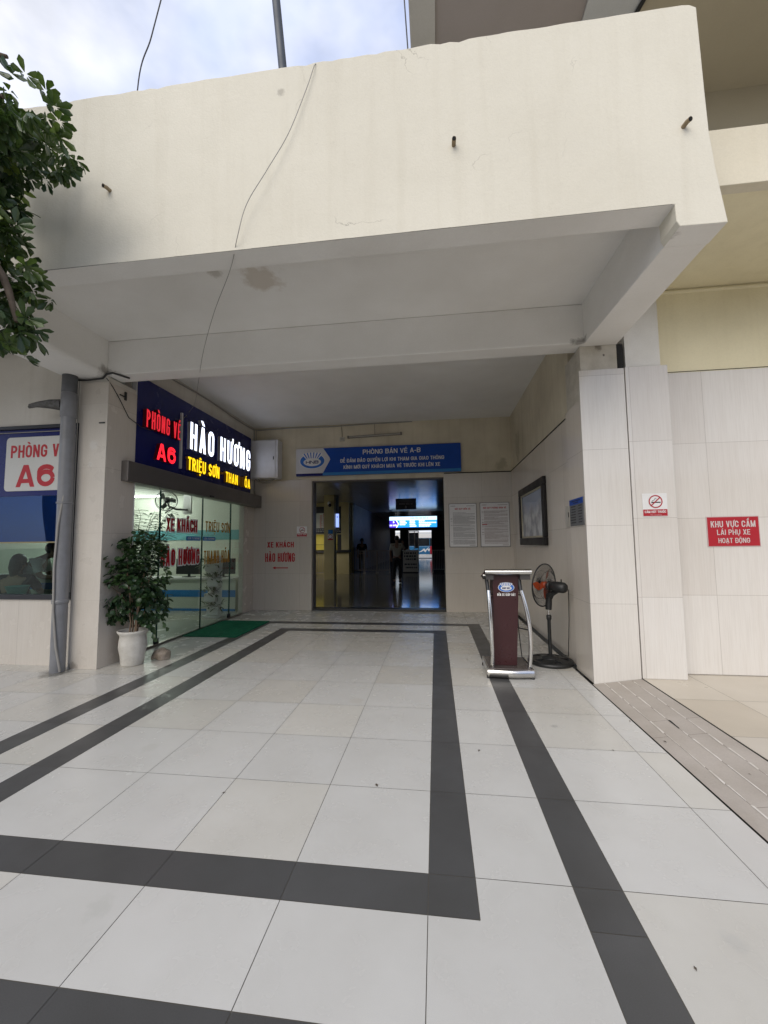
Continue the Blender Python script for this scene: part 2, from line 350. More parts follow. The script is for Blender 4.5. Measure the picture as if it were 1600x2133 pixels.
def text(name, body, P, U, w, cap, m, parent=None, ext=.0015, off=.03, align='l', lift=.0, side=None, grow=0., gap=.10):
    """flat or raised lettering: baseline starts at P, runs along U, w wide (None: natural), cap tall; grow: outline allowance"""
    U = Vector(U).normalized(); V = Vector((0, 0, 1)); N = U.cross(V); P = Vector(P)+N*lift
    t = cap*(.115+off*1.9); sp = gap*cap
    chars = []
    for ch in body:
        nf = unicodedata.normalize('NFD', ch) if ch != 'Đ' else 'D-'
        chars.append((nf[0], nf[1:]))
    tot = sum(GW.get(b, 1.) for b, _ in chars); nI = sum(b == 'I' for b, _ in chars)
    if w is None: u = .56*cap; w = u*tot+nI*t+sp*(len(chars)-1)
    else:
        for _ in range(6):
            u = (w-nI*t-sp*(len(chars)-1))/tot
            if t > .39*u: t = .39*u
            if u < .2*cap: sp *= .7
    x = {'l': 0, 'c': -w/2, 'r': -w}[align]
    mb = MB(); eps = .00006*max(1., cap/.1); k = 0
    def solid(q, lvl):
        q = [P+U*a+V*b for a, b in q]; top = N*(ext+lvl*eps); n = len(q)
        mb.add([a+top for a in q], [list(range(n))], 0)
        mb.add(q+[a+top for a in q], [(i, (i+1) % n, n+(i+1) % n, n+i) for i in range(n)], 1 if side else 0)
    def stroke(path, closed, lvl, th):
        n = len(path); Lf, Rt = [], []
        pts = [Vector((a, b)) for a, b in path]
        pts2 = [pts[0]]
        for p in pts[1:]:
            if (p-pts2[-1]).length > 1e-6: pts2.append(p)
        if closed and (pts2[0]-pts2[-1]).length < 1e-6: pts2.pop()
        pts = pts2; n = len(pts)
        for i, p in enumerate(pts):
            a = pts[i-1] if (i or closed) else p; b = pts[(i+1) % n] if (i < n-1 or closed) else p
            d1 = (p-a).normalized() if (p-a).length else (b-p).normalized(); d2 = (b-p).normalized() if (b-p).length else d1
            nn = Vector((-d1.y-d2.y, d1.x+d2.x)); nn = nn.normalized() if nn.length > 1e-6 else Vector((-d1.y, d1.x))
            s = max(.5, abs(nn.dot(Vector((-d1.y, d1.x))))); Lf.append(p+nn*th/2/s); Rt.append(p-nn*th/2/s)
        m_ = n if closed else n-1
        W3 = lambda q, z: P+U*q.x+V*q.y+N*z
        zt = ext+lvl*eps; vs = [W3(q, zt) for q in Lf]+[W3(q, zt) for q in Rt]
        mb.add(vs, [(n+i, n+(i+1) % n, (i+1) % n, i) for i in range(m_)], 0)
        bs = [W3(q, 0) for q in Lf]+[W3(q, 0) for q in Rt]; av = vs+bs; o = 2*n
        fs = [(i, (i+1) % n, o+(i+1) % n, o+i) for i in range(m_)]+[(n+(i+1) % n, n+i, o+n+i, o+n+(i+1) % n) for i in range(m_)]
        if not closed: fs += [(0, n, o+n, o), (n+n-1, n-1, o+n-1, o+n+n-1)]
        mb.add(av, fs, 1 if side else 0)
    for b, mk in chars:
        cw = GW.get(b, 1.)*u+(t if b == 'I' else 0)
        if b != ' ':
            ss_ = glyph(b, cw, cap, t)+marks(mk, cw if b != 'I' else cap*.3, cap, t)
            if b == 'I' and mk: ss_ = glyph(b, cw, cap, t)+[(k_, [(a-cap*.15+t/2, c) for a, c in q], *r_) for k_, q, *r_ in marks(mk, cap*.3, cap, t)]
            if b == 'D' and mk == '-': ss_.append(('g', [(-t*.42, cap*.44), (cw*.52, cap*.44), (cw*.52, cap*.44+t*.75), (-t*.42, cap*.44+t*.75)]))
            for j, s_ in enumerate(ss_):
                if s_[0] == 'g':
                    q = [(a+x, c) for a, c in s_[1]]
                    ar = sum(q[i][0]*q[(i+1) % len(q)][1]-q[(i+1) % len(q)][0]*q[i][1] for i in range(len(q)))
                    if ar < 0: q = q[::-1]
                    if grow:
                        cx_ = sum(a for a, _ in q)/len(q); cy_ = sum(c for _, c in q)/len(q)
                        q = [(a+grow*(1 if a > cx_ else -1), c+grow*(1 if c > cy_ else -1)) for a, c in q]
                    solid(q, j)
                else: stroke([(a+x, c) for a, c in s_[1]], s_[2], j, t*(1. if j < len(glyph(b, cw, cap, t)) else .72)+2*grow)
        x += cw+sp
    return mb.build(name, [m, side] if side else [m], parent)

def text_small(name, body, P, U, w, cap, m, parent=None, ext=.0015, off=.03, align='l', lift=.0, side=None, space=1.):
    """flat or raised lettering: baseline starts at P, runs along U, w wide (None: natural), cap tall"""
    c = bpy.data.curves.new('t', 'FONT'); c.body = body; c.bevel_depth = off; c.bevel_resolution = 0; c.extrude = .5; c.space_character = space; c.resolution_u = 3
    t = bpy.data.objects.new('t', c); COL.objects.link(t)
    me = bpy.data.meshes.new_from_object(t.evaluated_get(bpy.context.evaluated_depsgraph_get()))
    bpy.data.objects.remove(t); bpy.data.curves.remove(c)
    U = Vector(U).normalized(); V = Vector((0, 0, 1)); N = U.cross(V)
    xs = [v.co.x for v in me.vertices]; x0, x1 = min(xs), max(xs); sc = cap/(.682+2*off)
    sx = sc if w is None else w/(x1-x0); ww = sx*(x1-x0)
    sh = {'l': 0, 'c': -ww/2, 'r': -ww}[align]
    P = Vector(P)+U*sh+N*lift; po = world_loc(parent) if parent else Vector((0, 0, 0))
    for v in me.vertices:
        v.co = P+U*((v.co.x-x0)*sx)+V*((v.co.y+off)*sc)+N*((v.co.z+.5)*ext)-po
    me.materials.clear(); me.materials.append(m); me.name = name
    if side:
        me.materials.append(side); me.update()
        for pl in me.polygons: pl.material_index = 0 if pl.normal.dot(N) > .5 else 1
    else:
        for pl in me.polygons: pl.material_index = 0
    me.name = name
    o = bpy.data.objects.new(name, me); COL.objects.link(o)
    if parent: o.parent = parent
    return o

def skin(name, joints, edges, m, parent=None, sub=2, root=0):
    off = world_loc(parent) if parent else Vector((0, 0, 0))
    me = bpy.data.meshes.new(name); me.from_pydata([tuple(Vector(j[0])-off) for j in joints], edges, [])
    o = bpy.data.objects.new(name, me); COL.objects.link(o)
    sk = o.modifiers.new('skin', 'SKIN'); sk.use_smooth_shade = True
    for i, j in enumerate(joints):
        r = j[1]; r = (r, r) if not isinstance(r, tuple) else r
        me.skin_vertices[0].data[i].radius = r; me.skin_vertices[0].data[i].use_root = (i == root)
    sb = o.modifiers.new('sub', 'SUBSURF'); sb.levels = sub; sb.render_levels = sub
    me2 = bpy.data.meshes.new_from_object(o.evaluated_get(bpy.context.evaluated_depsgraph_get()))
    me2.name = name; me2.materials.clear(); me2.materials.append(m)
    o.modifiers.clear(); o.data = me2; bpy.data.meshes.remove(me)
    for p in me2.polygons: p.use_smooth = True; p.material_index = 0
    if parent: o.parent = parent
    return o

# ------------------------------------------------------------------ palette
FASCIA = surf('cream_plaster', (.69, .66, .565), .85, var=.06, scale=.8, fine=.04, bump=.22, bscale=70, cracks=.55, streak=.16, spec=.25,
              stains=[((-1.08, .91, 5.0), .07, (.25, .23, .2), .5)])
SOFFIT = surf('grey_white_plaster', (.80, .79, .765), .85, var=.10, scale=.9, fine=.04, bump=.12, bscale=60, spec=.25,
              stains=[((-1.55, 1.65, 4.0), .36, (.42, .35, .27), .55), ((-1.95, 1.5, 4.0), .16, (.3, .27, .22), .5), 
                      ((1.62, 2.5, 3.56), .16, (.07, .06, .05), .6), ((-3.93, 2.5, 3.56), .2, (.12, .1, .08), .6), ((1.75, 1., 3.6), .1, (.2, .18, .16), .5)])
BACKPL = surf('ochre_cream_plaster', (.70, .64, .50), .85, var=.16, scale=1.3, fine=.05, bump=.15, bscale=60, streak=.3, spec=.25,
              stains=[((1.68, 6.2, 3.3), .5, (.33, .29, .2), .6), ((1.5, 6.88, 3.1), .25, (.3, .27, .18), .5)])
PALEPL = surf('pale_plaster', (.66, .63, .57), .85, var=.12, scale=1.2, fine=.05, bump=.12, bscale=60, streak=.25, spec=.25)
YELLOW = surf('yellow_plaster', (.82, .76, .55), .85, var=.10, scale=1.0, fine=.05, bump=.25, bscale=110, streak=.15, spec=.25)
WHITEPL = surf('white_rough_plaster', (.74, .73, .70), .85, var=.06, scale=4, fine=.06, bump=.3, bscale=120, streak=.2, spec=.25)
TAUPE = surf('taupe_plaster', (.56, .51, .39), .9, var=.1, scale=.8, fine=.05, bump=.2, bscale=90, spec=.2)
MAUVE = surf('mauve_grey_plaster', (.46, .42, .41), .9, var=.1, scale=.8, fine=.05, spec=.2)
def tilemat(name, axis, w, h, u0, v0, col=(.70, .65, .585), rough=.16, **kw):
    return surf(name, col, rough, var=.05, scale=.8, fine=.03, fscale=200, grain=.27, spec=.5,
                tile=dict(axis=axis, w=w, h=h, u0=u0, v0=v0, amt=.62, tv=.07, **kw))
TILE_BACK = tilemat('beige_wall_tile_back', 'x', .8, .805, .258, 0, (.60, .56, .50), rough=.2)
TILE_SIDE = tilemat('beige_wall_tile_side', 'y', .8, .805, 2.6, 0, rough=.09)
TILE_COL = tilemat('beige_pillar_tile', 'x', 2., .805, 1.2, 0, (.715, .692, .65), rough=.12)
TILE_COLS = tilemat('beige_pillar_side_tile', 'y', 2., .805, 1.2, 0, rough=.09)
TILE_OUT = tilemat('beige_outer_tile', 'x', .82, .805, 2.95-.82*3, .07, (.715, .692, .655), rough=.11)
TILE_L = tilemat('beige_shop_tile', 'x', .8, .805, -4.32, 0, (.64, .60, .54), rough=.25)
TILE_LS = tilemat('beige_shop_tile_side', 'y', .8, .805, 2.55, 0, (.64, .59, .53), rough=.25)
FLOOR = surf('white_porcelain_floor', (.575, .572, .548), .26, var=.06, scale=2.5, fine=.07, fscale=320, tone=True, spec=.42,
             stains=[((-4.3, 2.4, 0), .34, (.1, .1, .09), .8), ((.95, 1.55, 0), .06, (.35, .35, .33), .6), ((-1.3, -.3, 0), .12, (.42, .42, .39), .35), ((1.1, -.2, 0), .1, (.4, .4, .38), .35), ((-.7, 1.9, 0), .14, (.45, .42, .36), .35), ((.4, -.9, 0), .10, (.42, .41, .38), .35), ((-2.0, .9, 0), .12, (.45, .44, .4), .3)])
STRIP = surf('charcoal_floor_strip', (.088, .089, .090), .36, var=.14, scale=2.5, fine=.2, fscale=230, tone=True, spec=.4)
GROUT = surf('dirty_grout', (.16, .15, .13), .9, var=.2, scale=4)
RAMPM = surf('pinkish_ramp_stone', (.47, .43, .39), .55, var=.16, scale=2.2, fine=.1, fscale=90, spec=.35, bump=.1, bscale=60,
             stains=[((2.0, 1.2, .05), .2, (.25, .22, .18), .4), ((1.9, -.2, .04), .3, (.3, .27, .22), .5)])
CHIP = surf('worn_groove_paint', (.74, .71, .67), .7, var=.2, scale=12)
STEEL = flat('polished_steel', (.72, .71, .69), .16, 1.)
STEEL2 = flat('brushed_steel', (.40, .37, .35), .34, 1.)
BLACKPL = flat('black_plastic', (.016, .017, .018), .42)
DARKGAP = flat('dark_joint', (.012, .012, .012), .9)
WHITE = flat('white_paint', (.74, .74, .73), .45)
OFFWHITE = flat('offwhite_metal', (.62, .62, .63), .38)
NAVY = flat('navy_acrylic', (.007, .011, .115), .25, 0, .3)
BLUE = flat('sign_blue', (.006, .062, .36), .35, 0, .3)
LBLUE = flat('sign_light_blue', (.02, .19, .50), .35)
LOGOBLUE = flat('logo_blue', (.02, .14, .52), .4)
RED = flat('sign_red', (.40, .012, .022), .4)
REDTXT = flat('red_letter', (.44, .004, .012), .45)
INK = flat('black_ink', (.012, .012, .014), .5)
GREYINK = flat('grey_ink', (.16, .16, .17), .6)
MAROON = flat('maroon_laminate', (.042, .010, .012), .3)
GREENMAT = surf('green_bristle_mat', (.012, .16, .085), .9, var=.15, scale=20, fine=.4, fscale=260, spec=.1, bump=.5, bscale=300)
PVC = flat('grey_pvc', (.20, .205, .22), .4, var=.12)
CABLE = flat('grey_cable', (.30, .29, .27), .6)
DCABLE = flat('dark_cable', (.03, .03, .03), .6)
BARK = surf('grey_brown_bark', (.12, .09, .065), .85, var=.3, scale=14, fine=.2, fscale=70, bump=.5, bscale=60)
STEM = surf('tan_stem', (.22, .15, .10), .75, var=.2, scale=30)

# ------------------------------------------------------------------ ground and floors
g = MB(); g.add([(-600, -600, -.16), (600, -600, -.16), (600, 900, -.16), (-600, 900, -.16)], [(0, 1, 2, 3)])
kind(g.build('ground', surf('concrete_yard', (.36, .345, .31), .9, var=.25, scale=.3, fine=.15, fscale=25)), 'structure')
def cells(lo, hi, cuts):
    c = [lo]+[x for x in cuts if lo < x < hi]+[hi]
    return list(zip(c[:-1], c[1:]))
XC = [-12.0+.6*i for i in range(0, 14)] + [-4.4, -3.78, -3.2, -3.0, -2.63, -2.43, -1.8, -1.2, -.6, 0, .2, .6, .8, 1.4]
XC = sorted(x for x in XC if x <= -4.4-.3 or x >= -4.4)
YC = sorted([-3.8-.6*i for i in range(6)]+[-3.2, -2.6, -2.0, -1.4, -.8, -.6, -.2]+[.6*i for i in range(0, 9)]+[5.02, 5.42, 5.62, 6.22])
YC = [y for y in YC if abs(y-4.8) > .01]+[4.82]; YC.sort()
fl = MB(); gp = .0016
def floor_piece(x0, x1, y0, y1, t, mi, g4=(1, 1, 1, 1)):
    a, b, c, d = (gp*k for k in g4)
    fl.add([(x0+a, y0+c, 0), (x1-b, y0+c, 0), (x1-b, y1-d, 0), (x0+a, y1-d, 0)], [(0, 1, 2, 3)], mi, False, t)
corner = {}
for x0, x1 in cells(-12, 1.6, XC):
    for y0, y1 in cells(-6, 6.88, YC):
        xm, ym = (x0+x1)/2, (y0+y1)/2
        inner = (-2.63 < xm < .2 and -.2 < ym < 5.02) and not (-2.43 < xm < 0 and 0 < ym < 4.82)
        outer = (-3.2 < xm < .8 and -.8 < ym < 5.62) and not (-3.0 < xm < .6 and -.6 < ym < 5.42)
        outer = outer or (.6 < xm < .8 and ym < -.8) or (-3.2 < xm < -3.0 and ym < -.8)
        h = rnd.random(); q = rnd.uniform(-.03, .03)
        if inner or outer: floor_piece(x0, x1, y0, y1, (1+q*3,)*3, 1); continue
        t = (1+q, 1+q, 1+q) if h < .8 else (1.0+q, .985+q, .95+q)
        if ym > 1.8 and h > .5: t = (.995+q, .975+q, .935+q)
        # the tiles cut round the corners of the strips, and whole tiles where the strips stop
        g4 = [1, 1, 1, 1]; key = None
        if 0 < xm < .6 and -.6 < ym < 0: key = 'a'; g4 = [1, 1, 1, 0] if ym < -.2 and xm > .2 else ([1, 0, 1, 1] if ym < -.2 else [1, 1, 0, 1])
        if 0 < xm < .6 and -.6 < ym < -.2: g4[1 if xm < .2 else 0] = 0
        if ym < -.8 and 0 < xm < .6: key = ('c', round(y0, 2)); g4[1 if xm < .2 else 0] = 0
        if xm > .8 and -.6 < ym < 0: key = ('d', round(x0, 2)); g4[3 if ym < -.2 else 2] = 0
        if ym > 5.02 and 0 < xm < .6: key = ('e', round(y0, 2)); g4[1 if xm < .2 else 0] = 0
        if xm < -3.2 and -.6 < ym < 0: key = ('f', round(x0, 2)); g4[3 if ym < -.2 else 2] = 0
        if key: t = corner.setdefault(key, t)
        floor_piece(x0, x1, y0, y1, t, 0, g4)
kind(fl.build('paved_floor', [FLOOR, STRIP], tone=True), 'structure')
g = MB(); g.box(-12, -6, -.158, 1.603, 6.88, -.003)
kind(g.build('floor_bed', GROUT), 'structure')
# ramp strip with three worn grooves, then the raised pavement
rp = MB(); gv = MB()
RX = [1.612, 1.72, 1.85, 1.98, 2.085]
rz = lambda x: .066*(x-1.612)/(2.085-1.612)
ys = [-6+1.06*i for i in range(8)]+[2.575]
for a, b in zip(RX[:-1], RX[1:]):
    off = .25*(RX.index(a) % 2)
    for y0, y1 in zip(ys[:-1], ys[1:]):
        yy0 = y0 if y0 == -6 else y0+off; yy1 = y1 if y1 == 2.575 else y1+off
        t = 1+rnd.uniform(-.07, .05)
        rp.add([(a+.001, yy0+.001, rz(a)), (b-.001, yy0+.001, rz(b)), (b-.001, yy1-.001, rz(b)), (a+.001, yy1-.001, rz(a))], [(0, 1, 2, 3)], 0, False, t)
RAMPM2 = surf('pinkish_ramp_slab', (.47, .43, .39), .55, var=.16, scale=2.2, fine=.1, fscale=90, spec=.35, bump=.1, bscale=60, tone=True)
kind(rp.build('ramp', RAMPM2, tone=True), 'structure')
for x in RX[1:4]:
    y = -5.9
    while y < 2.55:
        ln = rnd.uniform(.05, .35); wd = rnd.uniform(.005, .013); y1 = min(y+ln, 2.56); d = rnd.uniform(-.004, .004); dark = rnd.random() < .03
        gv.add([(x-wd*.6+d, y, rz(x-wd)+.003), (x+wd*.3, y+.01, rz(x)+.004), (x+wd*.5+d, y1-.01, rz(x+wd)+.004), (x-wd*.4, y1, rz(x)+.003)], [(0, 1, 2, 3)], 1 if dark else 0)
        y = y1+rnd.uniform(.0, .05)
kind(gv.build('ramp_groove_wear', [CHIP, DARKGAP]), 'structure')
rb = MB(); rb.box(1.603, -6, -.157, 2.1, 2.9, -.02); rb.add([(1.603, -6, -.01), (2.1, -6, .06), (2.1, 2.57, .06), (1.603, 2.57, -.01)], [(0, 1, 2, 3)])
kind(rb.build('ramp_bed', DARKGAP), 'structure')
pv = MB()
for x0, x1 in cells(2.1, 9.3, [2.6+.8*i for i in range(9)]):
    for y0, y1 in cells(-6, 2.8, [.7*i+.35-6 for i in range(13)]):
        t = rnd.choice([(1, 1, 1), (1.04, 1.03, 1.0), (.93, .9, .84), (.98, .94, .86)])
        pv.add([(x0+.0016, y0+.0016, .066), (x1-.0016, y0+.0016, .066), (x1-.0016, y1-.0016, .066), (x0+.0016, y1-.0016, .066)], [(0, 1, 2, 3)], 0, False, t)
PAVE = surf('beige_pavement_tile', (.56, .515, .445), .32, var=.08, scale=1.5, fine=.07, fscale=120, tone=True, spec=.4)
kind(pv.build('raised_pavement', PAVE, tone=True), 'structure')
g = MB(); g.box(2.1, -6, -.156, 9.3, 2.8, .063); kind(g.build('pavement_bed', GROUT), 'structure')

# ------------------------------------------------------------------ entrance canopy
cn_ = thing('entrance_canopy', 'cream plaster canopy with deep blank fascia over the tiled forecourt', 'canopy', (-1, 2, 3.56))
top = []
x = -9.0
while x < 1.93:
    top.append((x, 5.228-.006*(x+3)/1.0+noise.noise((x*5, 0, 0))*.010-(.012 if rnd.random() < .12 else 0))); x += .07
top[-1] = (1.90, 5.192); top.append((1.943, 5.165))
pts = top+[(1.955, 4.5), (1.962, 4.22), (1.985, 3.95), (2.035, 3.557), (1.74, 3.562), (1.72, 3.60), (1.717, 3.722), (-9, 3.722)]
m = MB(); m.prism(pts[::-1], (0, .91, 0), X, Z, Y, .2); fo = m.build('fascia', [FASCIA, SOFFIT], cn_, bevel=.004)
for pl_ in fo.data.polygons:
    if abs(pl_.normal.z) > .7 and pl_.center.z+3.56 < 3.9: pl_.material_index = 1
m = MB(); q = random.Random(2); x = -9.0
while x < 1.68:
    ln = q.uniform(.05, .5); h_ = q.uniform(.0015, .004); m.box(x, .9085, 3.7215, min(x+ln, 1.70), .9098, 3.7215+h_); x += ln
m.build('edge_grime', flat('edge_dirt', (.13, .12, .10), .9, var=.4), cn_)
m = MB(); m.box(-9, 1.11, 4.0, 1.72, 2.56, 4.13); m.build('front_ceiling', SOFFIT, cn_)
m = MB(); m.box(-3.945, 2.52, 3.565, 1.69, 2.76, 4.0); m.box(-3.945, 2.562, 3.99, 1.69, 2.758, 4.128); m.build('cross_beam', SOFFIT, cn_, bevel=.012)
m = MB(); m.box(-4.06, 2.757, 4.132, 1.72, 6.95, 4.3); m.build('rear_ceiling', SOFFIT, cn_)
m = MB()
m.add([(1.74, 1.11, 3.562), (2.035, 1.11, 3.562), (2.04, 2.66, 3.562), (1.675, 2.66, 3.562), (1.70, 1.11, 4.05), (2.0, 1.11, 4.05), (2.0, 2.66, 4.05), (1.675, 2.66, 4.05)],
      [(0, 3, 2, 1), (4, 5, 6, 7), (0, 1, 5, 4), (1, 2, 6, 5), (2, 3, 7, 6), (3, 0, 4, 7)])
m.build('side_beam', SOFFIT, cn_, bevel=.008)
m = MB(); m.box(-4.5, 1.11, 3.548, -3.945, 2.62, 4.05); m.build('side_beam', SOFFIT, cn_, bevel=.05, seg=3)
m = MB(); m.box(-9, 1.11, 4.3, 1.95, 6.95, 4.42); m.build('roof_slab', surf('roof_screed', (.5, .48, .43), .9), cn_)
RUST = flat('rusty_pipe', (.32, .25, .16), .7, var=.3)
for (px, pz, dx) in ((-2.53, 4.355, -.02), (.25, 4.36, 0), (1.80, 4.275, .02)):
    m = MB(); m.tube([(px, .93, pz), (px+dx*.5, .88, pz+.004), (px+dx*.8, .85, pz-.006)], .015, 10, caps=False)
    m.tube([(px+dx*.8, .851, pz-.006), (px+dx*.7, .865, pz)], .011, 8, mi=1)
    m.build('drain_spout', [RUST, DARKGAP], cn_)

# ------------------------------------------------------------------ the wall with the hall doorway
bw = thing('entrance_wall', 'ochre plastered wall above beige tiles with the wide dark doorway', 'wall', (-1.2, 6.9, 0))
m = MB(); m.box(-4.3, 6.88, 0, -2.671, 7.13, 4.2); m.box(.258, 6.88, 0, 2.2, 7.13, 4.2); m.box(-2.671, 6.881, 2.872, .258, 7.129, 4.2); m.build('plaster', BACKPL, bw)
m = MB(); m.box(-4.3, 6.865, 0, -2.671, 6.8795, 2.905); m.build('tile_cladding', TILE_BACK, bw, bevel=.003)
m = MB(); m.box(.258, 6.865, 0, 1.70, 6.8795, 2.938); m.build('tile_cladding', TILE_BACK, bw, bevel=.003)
m = MB(); m.box(-2.669, 6.90, .0, -2.645, 7.128, 2.871); m.box(-2.645, 6.90, 2.85, .256, 7.128, 2.871); m.build('door_jamb', flat('dark_stone_jamb', (.16, .145, .14), .4), bw)
m = MB(); m.box(-2.645, 6.87, 0.001, .256, 7.128, .045); m.build('threshold', flat('dark_threshold', (.03, .03, .03), .35), bw, bevel=.004)
m = MB(); m.box(.27, 6.85, 2.94, 1.69, 6.879, 2.953); m.build('tile_edge_gap', DARKGAP, bw)

# ------------------------------------------------------------------ side wall and pillars
sw = thing('side_wall', 'glossy beige tiled wall under stained plaster behind the stand fan', 'wall', (1.7, 5, 0))
m = MB(); m.box(1.69, 3.1, 0, 2.05, 6.95, 4.2); m.build('plaster', BACKPL, sw)
m = MB(); m.box(1.675, 3.1, 0, 1.6895, 6.864, 2.945); m.build('tile_cladding', TILE_SIDE, sw)
m = MB(); m.box(1.668, 3.105, 2.945, 1.6895, 6.86, 2.958); m.build('tile_edge_gap', DARKGAP, sw)
pr = thing('tiled_pillar', 'beige tiled pillar carrying the corner of the canopy beside the fan', 'pillar', (1.85, 2.8, 0))
m = MB(); m.box(1.655, 2.6, 0, 2.03, 3.098, 3.56); m.build('core', surf('grimy_white_plaster', (.60, .565, .49), .85, var=.2, scale=6, bump=.2,
    stains=[((1.85, 2.6, 3.55), .09, (.1, .08, .06), .6), ((1.9, 2.6, 3.45), .03, (.02, .02, .02), .8)]), pr)
m = MB(); m.box(1.63, 2.578, 0, 2.085, 2.599, 3.285); m.build('tile_cladding', TILE_COL, pr, bevel=.002)
m = MB(); m.box(1.633, 2.601, 0, 1.654, 3.1, 2.975); m.build('side_cladding', TILE_COLS, pr)
m = MB(); m.box(2.031, 2.60, .05, 2.094, 2.75, 3.56); m.build('joint_filler', DARKGAP, pr)
p2 = thing('outer_pillar', 'beige tiled pilaster with rough white top and a no smoking sign', 'pillar', (2.3, 2.7, .066))
m = MB(); m.box(2.095, 2.574, .066, 2.512, 2.78, 3.29); m.build('tile_cladding', TILE_OUT, p2, bevel=.002)
m = MB(); m.box(2.115, 2.60, 3.291, 2.46, 2.78, 4.24); m.build('plaster_top', WHITEPL, p2)
wg = thing('station_wing', 'yellow plastered wing with tall beige tile dado and balcony band', 'building', (5, 3, .066))
m = MB(); m.box(2.46, 2.77, .07, 9.3, 2.79, 3.272); m.build('tile_dado', TILE_OUT, wg)
m = MB(); m.box(2.1, 2.791, .066, 9.3, 3.1, 4.26); m.build('upper_wall', YELLOW, wg)
m = MB(); m.tube([(2.46, 2.79, 4.205), (9.3, 2.79, 4.19)], .022, 8); m.build('cornice', YELLOW, wg)
m = MB(); m.box(2.06, 1.492, 4.236, 9.3, 2.79, 4.36); m.build('balcony_soffit', YELLOW, wg)
m = MB(); m.box(2.06, 1.395, 4.226, 9.3, 1.491, 4.705); m.build('balcony_band', surf('cream_band', (.70, .65, .52), .85, var=.08, bump=.2, bscale=90, streak=.1), wg, bevel=.004)
m = MB(); m.box(2.06, 1.494, 4.361, 9.3, 3.1, 4.45); m.build('balcony_floor', PALEPL, wg)
m = MB(); m.tube([(2.46, 2.763, 3.279), (9.3, 2.763, 3.285)], .004, 6); m.build('tile_edge_gap', DARKGAP, wg)

up = thing('upper_building', 'tall grey block with ribbed overhang rising behind the canopy', 'building', (2, 4, 4.5))
m = MB(); m.box(.10, 3.2, 4.43, 12, 12, 14); m.build('facade', TAUPE, up)
m = MB(); m.box(.165, 1.2, 7.0, 1.72, 3.2, 7.25); m.build('overhang', MAUVE, up)
m = MB(); m.box(2.27, .6, 7.0, 12, 3.2, 7.25); m.build('overhang', TAUPE, up)
m = MB(); m.box(-.105, 1.2, 6.96, .164, 3.3, 7.6); m.build('overhang_beam', surf('grey_beam', (.64, .63, .60), .85, var=.08), up)
m = MB(); m.box(1.721, 1.2, 6.97, 2.269, 3.2, 7.3); m.build('overhang_beam', surf('pale_blue_beam', (.70, .73, .76), .85, var=.08), up)
m = MB(); m.tube([(2.34, 1.9, 6.95), (2.18, 2.5, 6.95)], .022, 8); m.build('pipe', BLACKPL, up)

ob = thing('added_opposite_block', 'long pale block with window rows across the yard, added out of view to cut low sky light', 'building', (0, -27, 0))  # unseen block added behind the camera to keep low sky light out of the recess
m = MB(); m.box(-20, -36, -.1, 45, -26, 6); m.build('facade', surf('opposite_paint', (.40, .38, .33), .8, var=.15, scale=.4), ob)
m = MB(); m.box(-21, -36.5, 6, 46, -25.2, 6.4); m.build('roof', surf('opposite_roof', (.2, .18, .17), .8), ob)
m = MB(); m.box(-.9, -26.02, 0, .9, -25.97, 1.6); w0 = m.build('window', flat('opposite_glass', (.03, .04, .05), .15), ob)
for i in range(10):
    for zz in (1.0, 3.9):
        w = w0 if (i, zz) == (0, 1.0) else w0.copy()
        if w is not w0: COL.objects.link(w)
        w.location = (-17+6.2*i, 0, zz)
w0.parent = ob
for c in COL.objects:
    if c.name.startswith('window') and c.data == w0.data: c.parent = ob

# ------------------------------------------------------------------ ticket shop: piers, walls, room
pl = thing('shop_pillar', 'scuffed beige tiled pillar between downpipe and glass shop front', 'pillar', (-4.1, 2.8, 0))
m = MB(); m.box(-4.318, 2.56, 0, -3.95, 3.03, 3.56); m.build('core', PALEPL, pl)
m = MB(); m.box(-4.32, 2.545, 0, -3.937, 2.5595, 3.50); m.build('tile_cladding', surf('scuffed_tile', (.64, .60, .54), .3, var=.08, grain=.2, tile=dict(axis='x', w=2, h=.805, u0=-5, v0=0, amt=.3),
    stains=[((-4.1, 2.55, 2.7), .14, (.66, .65, .62), .45), ((-4.15, 2.55, 2.45), .08, (.66, .65, .62), .4), ((-4.25, 2.55, .02), .1, (.15, .13, .1), .6)]), pl, bevel=.003)
m = MB(); m.box(-3.9495, 2.56, 0, -3.936, 3.03, 3.50); m.build('side_cladding', TILE_LS, pl)
sw2 = thing('shop_front_wall', 'pale shop wall with tile dado around the ticket window', 'wall', (-6, 2.7, 0))
m = MB(); m.box(-10, 2.63, 0, -4.321, 2.80, .80); m.build('tile_dado', TILE_L, sw2)
m = MB(); m.box(-10, 2.64, 3.01, -4.321, 2.80, 4.2); m.box(-10, 2.64, .80, -8.0, 2.8, 3.01); m.box(-4.385, 2.64, .801, -4.321, 2.8, 3.01); m.build('plaster', PALEPL, sw2)
fw = thing('shop_side_wall', 'pale plaster wall over the glass front with cable along the ceiling', 'wall', (-4.1, 5, 0))
m = MB(); m.box(-4.12, 3.031, 2.40, -4.035, 6.88, 4.14); m.build('plaster', PALEPL, fw)
m = MB(); m.box(-4.12, 6.36, 0, -4.02, 6.865, 2.40); m.build('jamb_tiles', TILE_LS, fw)
rm = thing('shop_room', 'pale green painted room with teal stripe behind the shop glass', 'room', (-7, 6, 0))
GREENW = surf('pale_green_paint', (.55, .58, .51), .6, var=.06, world=True)
m = MB(); m.box(-10, 9.8, 0, -4.12, 9.9, 3.1); m.build('back_wall', GREENW, rm)
m = MB(); m.box(-10.1, 2.8, 0, -10, 9.9, 3.1); m.build('side_wall', GREENW, rm)
